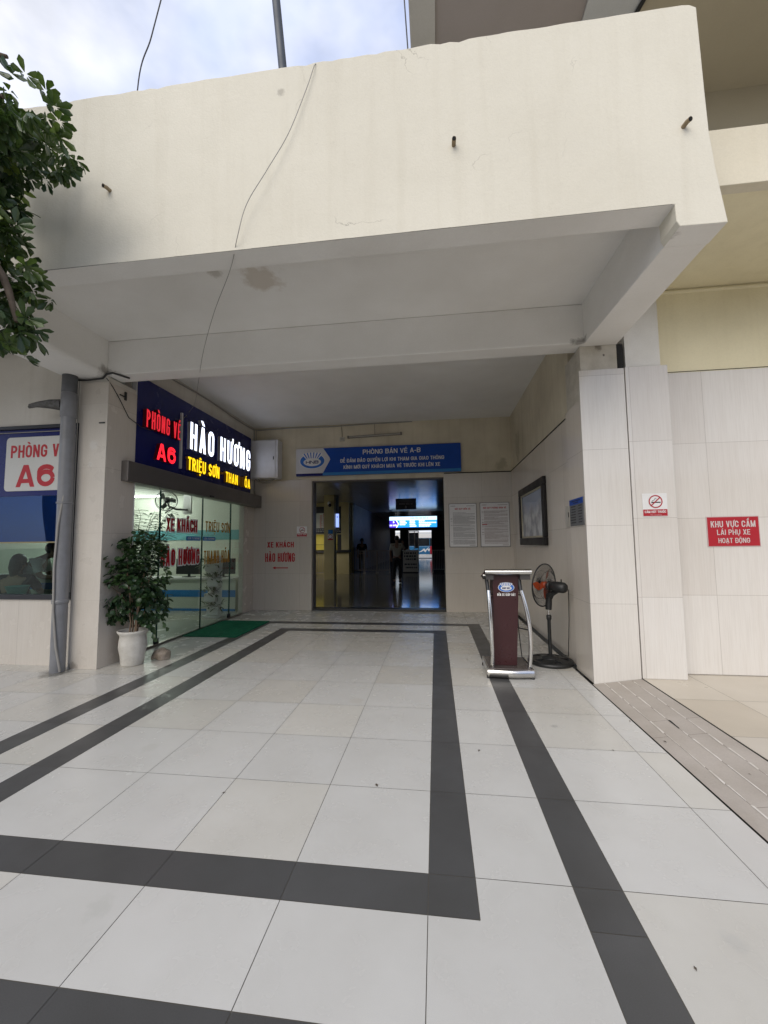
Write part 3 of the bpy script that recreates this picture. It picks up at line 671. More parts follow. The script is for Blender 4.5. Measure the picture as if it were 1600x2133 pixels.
m = MB(); m.box(-4.3, 7.14, 0, -4.121, 9.8, 3.1); m.build('side_wall', GREENW, rm)
m = MB(); m.box(-10.1, 2.801, 3.0, -4.121, 9.9, 3.08); m.build('ceiling', surf('room_ceiling', (.6, .62, .56), .8, world=True), rm)
m = MB(); m.box(-10, 9.785, 1.62, -4.3, 9.799, 1.92); m.box(-4.301, 7.15, 1.62, -4.318, 9.78, 1.92); m.build('painted_stripe', flat('teal_paint', (.10, .30, .33), .6), rm)
m = MB(); m.box(-10, 2.8, -.002, -4.05, 9.8, .004); m.build('room_floor', surf('room_floor_tile', (.46, .47, .40), .25, var=.05, tile=dict(axis='z', w=.6, h=.6, amt=.3)), rm)
LAMP = emit('fluorescent_tube', (.97, 1, .96), 78)
for i, (lx, ly) in enumerate(((-8.55, 9.2), (-8.9, 8.4), (-6.4, 5.6))):
    lt = thing('ceiling_lamp', ['lit tube lamp on the shop ceiling nearest the back wall', 'lit tube lamp in the second row of the shop ceiling', 'lit tube lamp over the middle of the shop room'][i], 'lamp', (lx, ly, 2.9), 'tube lamps in the shop')
    m = MB(); m.box(lx-.6, ly-.04, 2.955, lx+.6, ly+.04, 2.999); m.build('housing', WHITE, lt)
    m = MB(); m.tube([(lx-.58, ly, 2.93), (lx+.58, ly, 2.93)], .022, 10); m.build('tube', LAMP, lt)

# glass front with header
gf = thing('glass_shop_front', 'frameless glass sliding front under a brushed steel header with red and gold lettering', 'glass front', (-4.02, 4.7, 0))
GLASS = pane_mat('greenish_glass', (.91, .95, .92), 1.5)
for y0, y1, xx in ((3.035, 3.66, -4.02), (3.64, 4.78, -4.0), (4.76, 5.77, -4.0), (5.75, 6.37, -4.02)):
    m = MB(); m.box(xx-.005, y0, .03, xx+.005, y1, 2.29); m.build('pane', GLASS, gf)
m = MB(); m.box(-4.05, 3.035, .004, -3.985, 6.36, .03); m.build('floor_rail', STEEL2, gf)
m = MB()
for yy in (3.66, 4.77, 5.76): m.box(-4.012, yy-.006, .03, -3.99, yy+.006, 2.28)
m.build('pane_edge', flat('dark_glass_edge', (.02, .06, .045), .2), gf)
for y0 in (3.62, 5.72): m = MB(); m.box(-4.018, y0, .028, -3.985, y0+.08, .11); m.build('patch_fitting', BLACKPL, gf)
m = MB(); m.box(-4.034, 2.80, 2.285, -3.84, 6.85, 2.55); m.build('header', surf('brushed_header', (.19, .175, .165), .38, metal=.6, var=.1, world=False), gf, bevel=.006)
m = MB(); m.box(-3.842, 4.72, 2.29, -3.825, 4.84, 2.32); m.build('sensor', BLACKPL, gf)
m = MB(); m.box(-3.93, 3.032, .02, -4.03, 3.045, 2.285); m.build('edge_trim', OFFWHITE, gf)
GOLD = flat('gold_letter', (.42, .20, .015), .45)
def outlined(body, P, w, cap, m1):
    text('lettering_edge', body, (P[0], P[1]+.03, P[2]+.017), Y, w, cap, WHITE, gf, ext=.001, off=.022, grow=.02)
    text('lettering', body, (P[0], P[1]+.03, P[2]+.017), Y, w, cap, m1, gf, ext=.001, off=.022, lift=.0025)
outlined('XE KHÁCH', (-3.994, 3.77, 1.655), .80, .20, REDTXT)
outlined('HÀO HƯƠNG', (-3.994, 3.66, 1.125), 1.0, .25, REDTXT)
text('lettering', 'TRIỆU SƠN', (-3.994, 4.86, 1.69), Y, .87, .19, GOLD, gf, off=.018)
text('lettering', 'THANH HÓA', (-3.994, 4.83, 1.115), Y, .90, .24, GOLD, gf, off=.015)
for y0 in (4.31, 4.79):
    m = MB(); m.box(-3.9935, y0, 1.53, -3.9915, y0+.40, 1.60); lb = m.build('sticker', LBLUE, gf)
    text('lettering', 'CỬA TỰ ĐỘNG', (-3.991, y0+.03, 1.553), Y, .34, .030, WHITE, lb)

# lit shop sign
ss = thing('shop_sign', 'navy sign board with lit raised red, white and yellow letters over the glass front', 'sign', (-3.95, 4.8, 2.56))
m = MB(); m.box(-4.034, 3.05, 2.555, -3.955, 6.52, 3.80); m.build('board', NAVY, ss)
m = MB(); m.box(-4.02, 3.036, 2.556, -3.952, 3.049, 3.80); m.build('edge_trim', OFFWHITE, ss)
m = MB(); m.box(-3.9545, 4.0, 2.67, -3.925, 4.035, 3.57); m.build('divider', OFFWHITE, ss)
REDLIT = emit('lit_red_face', (1., .015, .03), 1.0); REDDIM = emit('dim_red_face', (.75, .02, .035), .55)
WHLIT = emit('lit_white_face', (.74, .80, 1.), 1.7); YELIT = emit('lit_yellow_face', (1., .62, .01), .95)
SIDER = flat('red_return', (.12, .006, .01), .4); SIDEW = flat('white_return', (.42, .42, .44), .4); SIDEY = flat('amber_return', (.50, .23, .01), .4)
text('lettering', 'PHÒNG VÉ', (-3.953, 3.17, 3.10), Y, .76, .255, REDDIM, ss, ext=.06, side=SIDER)
text('lettering', 'A6', (-3.953, 3.40, 2.69), Y, .43, .25, REDLIT, ss, ext=.06, side=SIDER, off=.04)
text('lettering', 'HÀO HƯƠNG', (-3.953, 4.19, 3.03), Y, 2.17, .45, WHLIT, ss, ext=.06, side=SIDEW, off=.016, gap=.15)
text('lettering', 'TRIỆU SƠN', (-3.953, 4.16, 2.68), Y, .97, .215, YELIT, ss, ext=.05, side=SIDEY)
text('lettering', '-', (-3.953, 5.20, 2.72), Y, .08, .2, SIDEY, ss, ext=.05)
text('lettering', 'THAN', (-3.953, 5.36, 2.66), Y, .48, .2, YELIT, ss, ext=.05, side=SIDEY)
text('lettering', 'H H', (-3.953, 5.86, 2.66), Y, .24, .2, SIDEY, ss, ext=.05)
text('lettering', 'ÓA', (-3.953, 6.14, 2.66), Y, .26, .2, YELIT, ss, ext=.05, side=SIDEY)

# ticket window in the shop front wall
tw = thing('ticket_window', 'wide dark framed ticket window with blue film and a white ticket office plate', 'window', (-6, 2.65, .83))
m = MB(); m.box(-8, 2.60, 2.965, -4.386, 2.70, 3.009); m.box(-8, 2.60, .801, -4.386, 2.70, .86); m.box(-4.42, 2.601, .86, -4.3865, 2.70, 2.965)
m.build('frame', flat('black_frame', (.014, .015, .02), .35), tw, bevel=.003)
m = MB(); m.box(-8, 2.635, 2.10, -4.421, 2.66, 2.964); nb = m.build('header_panel', NAVY, tw)
m = MB(); m.tube([(-8, 2.625, 2.93), (-4.42, 2.625, 2.925)], .006, 6); m.build('trim', CABLE, nb)
def rrect(w, h, r, n=6):
    o = []
    for cx, cy, a0 in ((w-r, r, -90), (w-r, h-r, 0), (r, h-r, 90), (r, r, 180)):
        for i in range(n+1):
            a = R(a0+90*i/n); o.append((cx+r*math.cos(a), cy+r*math.sin(a)))
    return o
m = MB(); m.prism(rrect(1.12, .70, .05), (-5.437, 2.634, 2.165), X, Z, -Y, .006); m.build('plate', surf('white_plate', (.58, .58, .55), .5, var=.05), tw)
text('lettering', 'PHÒNG VÉ', (-5.365, 2.6275, 2.595), X, .79, .165, REDTXT, tw)
text('lettering', 'A6', (-5.27, 2.6275, 2.215), X, .56, .285, REDTXT, tw, off=.05)
m = MB(); m.box(-8, 2.645, 1.515, -4.421, 2.652, 2.099); m.build('film_pane', pane_mat('blue_film_glass', (.05, .12, .30), 1.9, (.34, .50, .95), .10, (.01, .04, .16)), tw)
m = MB(); m.box(-8, 2.645, .861, -4.421, 2.652, 1.505); m.build('clear_pane', pane_mat('window_glass', (.66, .76, .73), 1.5), tw)
m = MB(); m.box(-8, 2.64, 1.500, -4.421, 2.657, 1.516); m.build('trim', flat('brass_trim', (.24, .2, .09), .4), tw)

# ------------------------------------------------------------------ signs on the entrance wall
def emblem(par, P, U, w, h, N, dark, white, word, wordmat):
    P, U, N = Vector(P), Vector(U), Vector(N)
    el = lambda rx, ry, cx=0, cy=0, n=40: [(cx+rx*math.cos(2*math.pi*i/n), cy+ry*math.sin(2*math.pi*i/n)) for i in range(n)]
    m = MB(); m.prism(el(w/2*1.06, h*.46*1.08, 0, -.06*h), P, U, Z, N, .0008); m.build('emblem_edge', white, par)
    m = MB(); m.prism(el(w/2, h*.46, 0, -.06*h), P, U, Z, N, .0016); m.build('emblem_ring', dark, par)
    m = MB(); m.prism(el(w*.36, h*.25, 0, -.13*h), P, U, Z, N, .0024)
    for i in range(-3, 4):
        a = i*.24; c, s = math.cos(a), math.sin(a)
        b = lambda x, y: (i*w*.075+x*c+y*s, .10*h+y*c-x*s)
        m.prism([b(-.032*w, -.02*h), b(.032*w, -.02*h), b(.044*w, .40*h), b(-.044*w, .40*h)], P, U, Z, N, .0026+.0001*(i+3))
    m.build('emblem_field', white, par)
    m = MB()
    for i in range(-2, 4):
        a = (i-.5)*.24; c, s = math.cos(a), math.sin(a)
        b = lambda x, y: ((i-.5)*w*.085+x*c+y*s, .12*h+y*c-x*s)
        m.prism([b(-.016*w, 0), b(.016*w, 0), b(.022*w, .36*h), b(-.022*w, .36*h)], P, U, Z, N, .0036+.0001*(i+3))
    m.build('emblem_rays', dark, par)
    text('lettering', word, P+Z*(-.225*h)+N*.0042, U, w*.52, h*.19, wordmat, par, align='c', off=.05)

hs = thing('hall_sign', 'long blue ticket hall sign with white emblem panel over the doorway', 'sign', (-1.2, 6.85, 2.95))
m = MB(); m.box(-3.02, 6.815, 2.975, .635, 6.879, 3.592); m.build('board', BLUE, hs, bevel=.003)
m = MB(); m.box(-2.40, 6.812, 2.975, .634, 6.8145, 3.04); m.build('stripe', LBLUE, hs)
m = MB(); m.prism([(-3.02, 3.03), (-2.40, 3.03), (-2.235, 3.33), (-2.25, 3.38), (-2.395, 3.592), (-3.02, 3.592)], (0, 6.814, 0), X, Z, -Y, .004); m.build('emblem_panel', surf('sign_white', (.60, .60, .62), .4, var=.05), hs)
m = MB(); m.box(-3.019, 6.811, 2.976, -2.41, 6.8145, 3.03); m.build('stripe', NAVY, hs)
emblem(hs, (-2.645, 6.809, 3.33), X, .56, .36, (0, -1, 0), LOGOBLUE, WHITE, 'HNB', NAVY)
text('lettering', 'PHÒNG BÁN VÉ A-B', (-.86, 6.812, 3.42), X, 1.27, .104, WHITE, hs, align='c', off=.026)
text('lettering', 'ĐỂ ĐẢM BẢO QUYỀN LỢI KHI THAM GIA GIAO THÔNG', (-.86, 6.812, 3.25), X, 2.28, .080, WHITE, hs, align='c', off=.026)
text('lettering', 'KÍNH MỜI QUÝ KHÁCH MUA VÉ TRƯỚC KHI LÊN XE', (-.87, 6.812, 3.105), X, 2.12, .080, WHITE, hs, align='c', off=.026)

eb = thing('electric_box', 'pale grey steel electric cabinet mounted high in the wall corner', 'electric box', (-3.7, 6.7, 2.92))
m = MB(); m.box(-4.005, 6.60, 2.92, -3.365, 6.864, 3.78); m.build('cabinet', OFFWHITE, eb, bevel=.006)
m = MB(); m.box(-3.995, 6.588, 2.94, -3.42, 6.5995, 3.765); d = m.build('door', OFFWHITE, eb, bevel=.004)
m = MB(); m.box(-3.47, 6.58, 3.33, -3.45, 6.5875, 3.40); m.build('lock', BLACKPL, d)
m = MB(); m.tube([(-3.95, 6.72, 2.93), (-3.85, 6.70, 2.86), (-3.7, 6.70, 2.845), (-3.55, 6.72, 2.90), (-3.5, 6.74, 2.93)], .012, 8); m.tube([(-3.9, 6.76, 2.93), (-3.78, 6.75, 2.83), (-3.62, 6.75, 2.84), (-3.5, 6.78, 2.93)], .01, 8); m.build('cable', CABLE, eb)

bt = thing('batten_lamp', 'unlit dusty tube batten on the plaster above the hall sign', 'lamp', (-1.2, 6.85, 3.85))
m = MB(); m.fbox((-1.845, 6.879, 3.80), (.9996, 0, .028), Z, -Y, 1.22, .05, .035); m.build('housing', flat('dusty_housing', (.30, .28, .25), .6, var=.2), bt, bevel=.005)
m = MB(); m.tube([(-1.80, 6.825, 3.822), (-.66, 6.825, 3.854)], .014, 10); m.build('tube', flat('dusty_tube', (.42, .40, .36), .4), bt)
m = MB(); m.box(-1.845, 6.81, 3.795, -1.81, 6.845, 3.85); m.box(-.66, 6.81, 3.825, -.625, 6.845, 3.885); m.build('end_cap', flat('grey_cap', (.2, .19, .17), .6), bt)
m = MB(); m.tube([(-1.23, 6.87, 3.86), (-1.235, 6.872, 4.12)], .004, 6); m.build('cable', DCABLE, bt)
sk_ = thing('wall_socket', 'small white socket on the plaster beside the batten lamp', 'socket', (-1.97, 6.87, 3.79))
m = MB(); m.box(-2.025, 6.845, 3.745, -1.915, 6.879, 3.835); m.build('plate', flat('yellowed_plastic', (.5, .48, .42), .5), sk_, bevel=.005)
m = MB()
for dx in (-.018, .018): m.box(-1.97+dx-.008, 6.842, 3.785, -1.97+dx+.008, 6.8455, 3.8)
m.build('holes', INK, sk_)
m = MB(); m.tube([(-1.97, 6.872, 3.83), (-1.975, 6.873, 3.95), (-2.0, 6.874, 4.12)], .004, 6); m.build('cable', DCABLE, sk_)

def nosmoke(P, U, N, w, h, label):
    P, U, N = Vector(P), Vector(U), Vector(N)
    t = thing('no_smoking_sign', label, 'sign', P)
    m = MB(); m.fbox(P, U, Z, N, w, h, .004); m.build('plate', WHITE, t)
    m = MB(); m.fbox(P+U*.012*w+Z*.02*h, U, Z, N, w*.976, h*.285, .0052); m.build('red_band', RED, t)
    c = P+U*.53*w+Z*.645*h; r = .28*w
    ring = MB(); n = 36; vs = []
    for k in range(n):
        a = 2*math.pi*k/n
        for q in (r, r*.84): vs.append(c+U*math.cos(a)*q+Z*math.sin(a)*q+N*.0072)
    ring.add(vs, [(2*k, 2*((k+1) % n), 2*((k+1) % n)+1, 2*k+1) for k in range(n)])
    d = (U*.72+Z*.69).normalized(); e = N.cross(d).normalized()
    ring.fbox(c-d*r*.88-e*r*.075+N*.006, d, e, N, r*1.76, r*.15, .0014); ring.build('ban_ring', RED, t)
    m = MB(); m.fbox(c-U*r*.62-Z*r*.22+N*.0045, U, Z, N, r*1.35, r*.17, .0005)
    sp = [c-U*r*.5-Z*.0+N*.0052, c-U*r*.45+Z*r*.15+N*.0052, c-U*r*.2+Z*r*.2+N*.0052, c-U*r*.12+Z*r*.42+N*.0052, c+U*r*.08+Z*r*.52+N*.0052, c+U*r*.12+Z*r*.36+N*.0052]
    m.tube(sp, r*.035, 5); m.build('cigarette', INK, t)
    text('lettering', 'CẤM HÚT THUỐC', P+U*.5*w+Z*.15*h+N*.0055, U, w*.86, h*.10, WHITE, t, align='c', off=.03)
    text_small('lettering', 'No smoking', P+U*.52*w+Z*.045*h+N*.0055, U, w*.44, h*.055, flat('pale_pink', (.6, .3, .3)), t, align='c', off=.0)
nosmoke((-3.01, 6.864, 1.62), X, -Y, .235, .23, 'small no smoking sign above the red stencilled arrow on the entrance wall')
nosmoke((2.185, 2.573, 1.695), X, -Y, .238, .238, 'square no smoking sign on the outer tiled pilaster')
st = thing('wall_lettering', 'red bus company lettering and arrow stuck on tiles beside the doorway', 'lettering', (-3.4, 6.86, 1.1))
text('lettering', 'XE KHÁCH', (-3.39, 6.8645, 1.385), X, .62, .125, REDTXT, st, align='c', off=.04)
text('lettering', 'HÀO HƯƠNG', (-3.40, 6.8645, 1.065), X, .69, .195, REDTXT, st, align='c', off=.05, gap=.07)
m = MB(); m.prism([(-3.575, .933), (-3.50, .965), (-3.50, .943), (-3.21, .943), (-3.21, .921), (-3.50, .921), (-3.50, .90)][::-1], (0, 6.8645, 0), X, Z, -Y, .0015); m.build('arrow', REDTXT, st)

def notice(x0, x1, z0, z1, title, tcol, label, accent):
    t = thing('notice_board', label, 'notice board', (x0, 6.86, z0))
    w, h = x1-x0, z1-z0
    m = MB(); m.box(x0, 6.845, z0, x1, 6.8645, z1); m.build('plate', surf('notice_plate', (.74, .74, .74), .22, var=.05), t, bevel=.002)
    m = MB()
    for (a, b, c, d) in ((x0-.009, z0-.009, x1+.009, z0), (x0-.009, z1, x1+.009, z1+.009), (x0-.009, z0, x0, z1), (x1, z0, x1+.009, z1)): m.box(a, 6.843, b, c, 6.8645, d)
    m.build('rim', flat('dark_rim', (.10, .10, .10), .4), t)
    text('lettering', title, ((x0+x1)/2, 6.8445, z1-.125), X, w*(.58 if len(title) < 15 else .8), .035, tcol, t, align='c', off=.04)
    ln = MB(); z = z1-.175; q = random.Random(len(title))
    while z > z0+.05:
        if q.random() < .12: z -= .012
        xe = x1-.03 if q.random() < .7 else x1-.03-q.random()*w*.5
        xs = x0+.075; x = xs
        while x < xe:
            wl = q.uniform(.012, .045); ln.box(x, 6.8435, z, min(x+wl, xe), 6.8449, z+.0055); x += wl+.006
        if q.random() < .16: ln.box(x0+.025, 6.8435, z, x0+.062, 6.8449, z+.006)
        z -= .0125
    ln.box(x0+.03, 6.8435, z1-.05, x0+.13, 6.8449, z1-.04); ln.box(x0+.36, 6.8435, z1-.05, x1-.03, 6.8449, z1-.043); ln.box(x1-.15, 6.8435, z0+.025, x1-.03, 6.8449, z0+.033)
    ln.build('printed_lines', flat('notice_print_'+accent, (.17, .17, .175) if accent == 'grey' else (.24, .17, .165), .6), t)
    if accent != 'grey':
        m = MB(); m.box(x0+.03, 6.8432, z0+.455, x0+.135, 6.8447, z0+.472); m.build('red_heading', RED, t)
    m = MB()
    for a in (x0+.012, x1-.012):
        for b in (z0+.012, z1-.012): m.tube([(a, 6.846, b), (a, 6.840, b)], .006, 8)
    m.build('screws', STEEL2, t)
notice(.362, .925, 1.365, 2.275, 'NỘI QUY BẾN XE', REDTXT, 'white rules board with short red heading nearest the doorway', 'grey')
notice(1.012, 1.602, 1.365, 2.285, 'NỘI QUY PHÒNG BÁN VÉ', REDTXT, 'white rules board with pinkish text near the wall corner', 'pink')
tp = tag(MB().box(.36, 6.855, 1.225, .66, 6.8645, 1.243).build('tape_strip', flat('pale_tape', (.5, .48, .44), .5)), 'thin pale tape strip under the rules board nearest the doorway', 'tape')

# red prohibition sign on the outer wall
rs = thing('red_sign', 'red warning sign with white capitals on the outer tiled wall', 'sign', (3.1, 2.76, 1.38))
P0, Ur = Vector((2.895, 2.769, 1.375)), Vector((1, 0, .004)).normalized()
m = MB(); m.fbox(P0, Ur, Z, -Y, .503, .318, .004); m.build('rim', surf('pinkish_rim', (.55, .42, .42), .5), rs)
m = MB(); m.fbox(P0+Vector((.008, 0, .008)), Ur, Z, -Y, .487, .302, .0055); m.build('plate', RED, rs)
for s, zz, w, c in (('KHU VỰC CẤM', .205, .425, .066), ('LÁI PHỤ XE', .125, .315, .055), ('HOẠT ĐỘNG', .04, .30, .052)):
    text('lettering', s, P0+Vector((.252, -.006, zz)), Ur, w, c, surf('offwhite_letter', (.62, .55, .54), .5), rs, align='c', off=.018)

# framed picture on the side wall
pf = thing('picture_frame', 'large black framed picture hung on the glossy side wall', 'picture', (1.67, 5.1, 1.4))
UY = Vector((0, -1, 0)); NX = Vector((-1, 0, 0))
y0, y1, z0, z1, fwid = 4.21, 5.96, 1.395, 2.41, .12
BLK = flat('black_lacquer_frame', (.012, .010, .010), .42, 0, .2)
m = MB(); xw = 1.6745
m.box(xw-.055, y0, z0, xw, y1, z0+fwid); m.box(xw-.055, y0, z1-fwid, xw, y1, z1); m.box(xw-.054, y0, z0+fwid, xw, y0+fwid, z1-fwid); m.box(xw-.054, y1-fwid, z0+fwid, xw, y1, z1-fwid)
m.build('frame', BLK, pf, bevel=.012)
m = MB(); a = fwid; s = .03
m.box(xw-.035, y0+a, z0+a, xw-.01, y1-a, z0+a+s); m.box(xw-.035, y0+a, z1-a-s, xw-.01, y1-a, z1-a); m.box(xw-.034, y0+a, z0+a+s, xw-.01, y0+a+s, z1-a-s); m.box(xw-.034, y1-a-s, z0+a+s, xw-.01, y1-a, z1-a-s)
m.build('inner_border', flat('cream_slip', (.42, .38, .28), .5), pf)
kp = NB('picture_print'); ps = kp.pos(); spz = kp.n('SeparateXYZ', None, ps)
f1 = kp.ramp(kp.n('Math', 'ADD', spz.outputs[2], kp.n('Math', 'MULTIPLY', kp.noise(ps, 2.5, 5).outputs[0], .5)), 2.15, 2.35)
cc = kp.mix(f1, kp.mix(kp.ramp(kp.noise(ps, 5, 6).outputs[0], .4, .6), (.30, .32, .35), (.62, .65, .68)).outputs[0], (.28, .34, .46))
kp.set(kp.b.inputs['Base Color'], cc); kp.b.inputs['Roughness'].default_value = .04
m = MB(); m.box(xw-.020, y0+a+s, z0+a+s, xw-.011, y1-a-s, z1-a-s); m.build('print', kp.m, pf)

pp = thing('price_plate', 'grey plate with blue heading on the inner face of the tiled pillar', 'sign', (1.63, 2.8, 1.62))
m = MB(); m.box(1.622, 2.625, 1.625, 1.632, 3.06, 1.925); m.build('plate', flat('dark_grey_plate', (.13, .135, .14), .35), pp)
m = MB(); m.box(1.6205, 2.625, 1.86, 1.6225, 3.06, 1.925); m.build('heading', BLUE, pp)
m = MB(); q = random.Random(3)
for i in range(7):
    zz = 1.835-.03*i
    m.box(1.6207, 2.66+q.random()*.03, zz, 1.6222, 2.74+q.random()*.05, zz+.010); m.box(1.6207, 2.86, zz, 1.6222, 2.99+q.random()*.05, zz+.010)
m.box(1.6192, 2.70, 1.895, 1.6202, 2.98, 1.905); m.box(1.6192, 2.76, 1.875, 1.6202, 2.92, 1.884)
m.build('printed_lines', INK, pp)
wp = thing('wall_plate', 'small pale plate with dark slot on the side wall behind the pillar', 'plate', (1.67, 3.28, 1.62))
m = MB(); m.box(1.662, 3.21, 1.625, 1.6745, 3.36, 1.88); m.build('plate', surf('pale_plate', (.5, .48, .43), .4), wp)
m = MB(); m.box(1.660, 3.225, 1.74, 1.6625, 3.25, 1.80); m.build('slot', INK, wp)

# ------------------------------------------------------------------ lectern
lc = thing('lectern', 'maroon lectern with curved chrome side bars and a bus station emblem', 'lectern', (.83, 2.9, 0))
m = MB(); m.box(.60, 2.68, .035, 1.06, 3.15, .10); m.build('base', flat('dark_base_top', (.10, .085, .08), .25, .3), lc, bevel=.004)
m = MB()
fr = [(.585+.48*i/12, 2.655-.025*math.sin(math.pi*i/12)) for i in range(13)]
vs = [(x, y, z) for z in (.018, .095) for x, y in fr]+[(x, y+.02, z) for z in (.018, .095) for x, y in fr]
n = 13
fs = [(i, i+1, n+i+1, n+i) for i in range(12)]+[(n+i, n+i+1, 3*n+i+1, 3*n+i) for i in range(12)]+[(2*n+i+1, 2*n+i, 3*n+i, 3*n+i+1) for i in range(12)]+[(i+1, i, 2*n+i, 2*n+i+1) for i in range(12)]
m.add(vs, fs, 0, True)
m.box(.583, 2.66, .02, .605, 3.16, .1); m.box(1.045, 2.66, .02, 1.067, 3.16, .1)
m.build('chrome_plinth', STEEL, lc)
m = MB()
for x in (.60, 1.05):
    for y in (2.68, 3.13): m.tube([(x, y, .0), (x, y, .03)], .024, 12)
m.build('foot', BLACKPL, lc)
m = MB()
A = [(.675, 2.80, .10), (.918, 2.80, .10), (.962, 2.76, 1.085), (.680, 2.76, 1.085)]; B = [(.675, 2.99, .10), (.918, 2.99, .10), (.962, 3.04, 1.03), (.680, 3.04, 1.03)]
m.add(A+B, [(0, 1, 2, 3), (5, 4, 7, 6), (0, 4, 5, 1), (1, 5, 6, 2), (2, 6, 7, 3), (3, 7, 4, 0)]); m.build('column', MAROON, lc, bevel=.003)
for sg, xt, xm, xb in ((-1, .625, .640, .648), (1, 1.005, 1.052, 1.030)):
    m = MB(); bar = []
    for i in range(17):
        t = i/16; z = .09+t*.83
        x = (1-t)**2*xb+2*t*(1-t)*(xm+.03*(1 if sg > 0 else 0))+t*t*(xt-.03*(1 if sg > 0 else 0)); y = 2.73-.05*math.sin(math.pi*t)
        bar.append((x, y, z))
    m.tube(bar, .022, 12); m.build('side_bar', STEEL, lc)
    m = MB(); t0 = bar[-1]; m.tube([(t0[0], t0[1]+.012, t0[2]-.03), (t0[0]-.012, t0[1]+.06, 1.08)], .02, 8); m.build('bar_strut', BLACKPL, lc)
    m = MB(); m.tube([(bar[8][0]+.0, bar[8][1], bar[8][2]), (.69 if sg < 0 else .94, 2.82, bar[8][2])], .007, 8); m.tube([(bar[-2][0], bar[-2][1], bar[-2][2]), (.69 if sg < 0 else .95, 2.80, bar[-2][2])], .007, 8); m.build('stud', BLACKPL, lc)
m = MB(); m.fbox((.592, 2.70, 1.125), X, Vector((0, .975, -.22)).normalized(), Vector((0, .22, .975)).normalized(), .475, .44, .022); m.build('desk_top', MAROON, lc, bevel=.004)
m = MB(); m.tube([(.588, 2.685, 1.125), (1.078, 2.685, 1.125)], .036, 18, squash=.85); m.build('front_roll', STEEL, lc)
for xa, xb in ((.60, .68), (.962, 1.066)):
    m = MB(); m.prism([(0, 0), (.36, -.08), (.36, -.10), (0, -.075)], (xa, 2.69, 1.115), Y, Z, X, xb-xa); m.build('bracket', flat('dark_underside', (.05, .045, .045), .4), lc)
m = MB(); m.tube([(.57, 2.72, 1.085), (.60, 2.72, 1.085)], .014, 10); m.build('bolt', STEEL, lc)
Nl = Vector((0, -1, -.04)).normalized()
emblem(lc, (.822, 2.763, .955), X, .165, .10, (0, -1, 0), LOGOBLUE, WHITE, 'GIÁP BÁT', NAVY)
text('lettering', 'BẾN XE GIÁP BÁT', (.822, 2.766, .857), X, .195, .027, WHITE, lc, align='c', off=.06)
m = MB(); m.tube([(.97, 3.0, .75), (.985, 2.98, .4), (1.0, 2.95, .16), (1.03, 2.93, .115)], .006, 8); m.build('cord', DCABLE, lc)

# ------------------------------------------------------------------ stand fan
fx, fy = 1.40, 3.30
fn = thing('stand_fan', 'black pedestal fan with orange blades beside the tiled pillar', 'fan', (fx, fy, 0))
m = MB(); rr_ = [(.20, .006), (.245, .0), (.262, .018), (.25, .045), (.21, .05), (.20, .03), (.20, .006)]
m.lathe([(r, z) for r, z in rr_], (fx, fy, 0), 40)
for k in range(5):
    a = 2*math.pi*k/5+.5; u = Vector((math.cos(a), math.sin(a), 0)); v = Vector((-math.sin(a), math.cos(a), 0))
    p0 = Vector((fx, fy, .0))
    q = [p0+u*.03-v*.055+Z*.025, p0+u*.03+v*.055+Z*.025, p0+u*.215+v*.07+Z*.02, p0+u*.215-v*.07+Z*.02]
    q2 = [x+Z*.045-Z*(.02 if i > 1 else 0) for i, x in enumerate(q)]
    m.add(q+q2, [(3, 2, 1, 0), (4, 5, 6, 7), (0, 1, 5, 4), (1, 2, 6, 5), (2, 3, 7, 6), (3, 0, 4, 7)])
m.lathe([(.0, .1), (.03, .1), (.045, .085), (.09, .075), (.11, .05), (.11, .01)], (fx, fy, 0), 28)
m.build('base', BLACKPL, fn)
m = MB(); m.lathe([(.022, .09), (.021, .50), (.030, .52), (.031, .555), (.02, .57), (.0, .57)], (fx, fy, 0), 18); m.build('pole', BLACKPL, fn)
m = MB(); m.tube([(fx, fy, .56), (fx, fy, .64)], .012, 12); m.build('inner_pole', STEEL, fn)
ax = Vector((-.70, .70, .06)).normalized(); hub = Vector((fx-.045, fy-.02, .925)); mot = hub-ax*.19
m = MB(); m.tube([(fx, fy, .63), (fx+.004, fy, .70), (fx+.01, fy-.01, .80), mot-Z*.03], [.036, .04, .036, .026], 14); m.build('neck', BLACKPL, fn)
m = MB(); m.lathe([(.0, -.09), (.045, -.085), (.062, -.06), (.066, .0), (.06, .07), (.035, .10), (.02, .17)], mot, 24, axis=ax); m.tube([mot-ax*.03+Z*.06, mot-ax*.03+Z*.095], .008, 8); m.build('motor', BLACKPL, fn, bevel=0)
m = MB(); Xa = ax.orthogonal().normalized(); Ya = ax.cross(Xa)
def ring(mm, r, off, t):
    c = hub+ax*off; pts = [c+Xa*math.cos(2*math.pi*i/48)*r+Ya*math.sin(2*math.pi*i/48)*r for i in range(49)]
    mm.tube(pts, t, 6, caps=False)
ring(m, .255, .0, .008)
for off, sgn in ((.0, 1), (.0, -1)):
    for r, o in ((.08, .062), (.17, .045)): ring(m, r, sgn*o, .0018)
    for k in range(72):
        a = 2*math.pi*k/72; d = Xa*math.cos(a)+Ya*math.sin(a); d2 = Xa*math.cos(a+.35)+Ya*math.sin(a+.35)
        m.tube([hub+d*.254, hub+d2*.17+ax*sgn*.047, hub+d2*.045+ax*sgn*.068], .0011, 4, caps=False)
m.lathe([(.0, .07), (.045, .068), (.045, .06)], hub, 20, axis=ax); m.lathe([(.055, -.06), (.06, -.075), (.03, -.08)], hub, 20, axis=ax)
m.build('guard', BLACKPL, fn)
ORANGE = flat('orange_blade', (.42, .06, .012), .3)
m = MB(); m.lathe([(.0, .035), (.04, .03), (.045, -.03), (.0, -.035)], hub, 18, axis=ax)
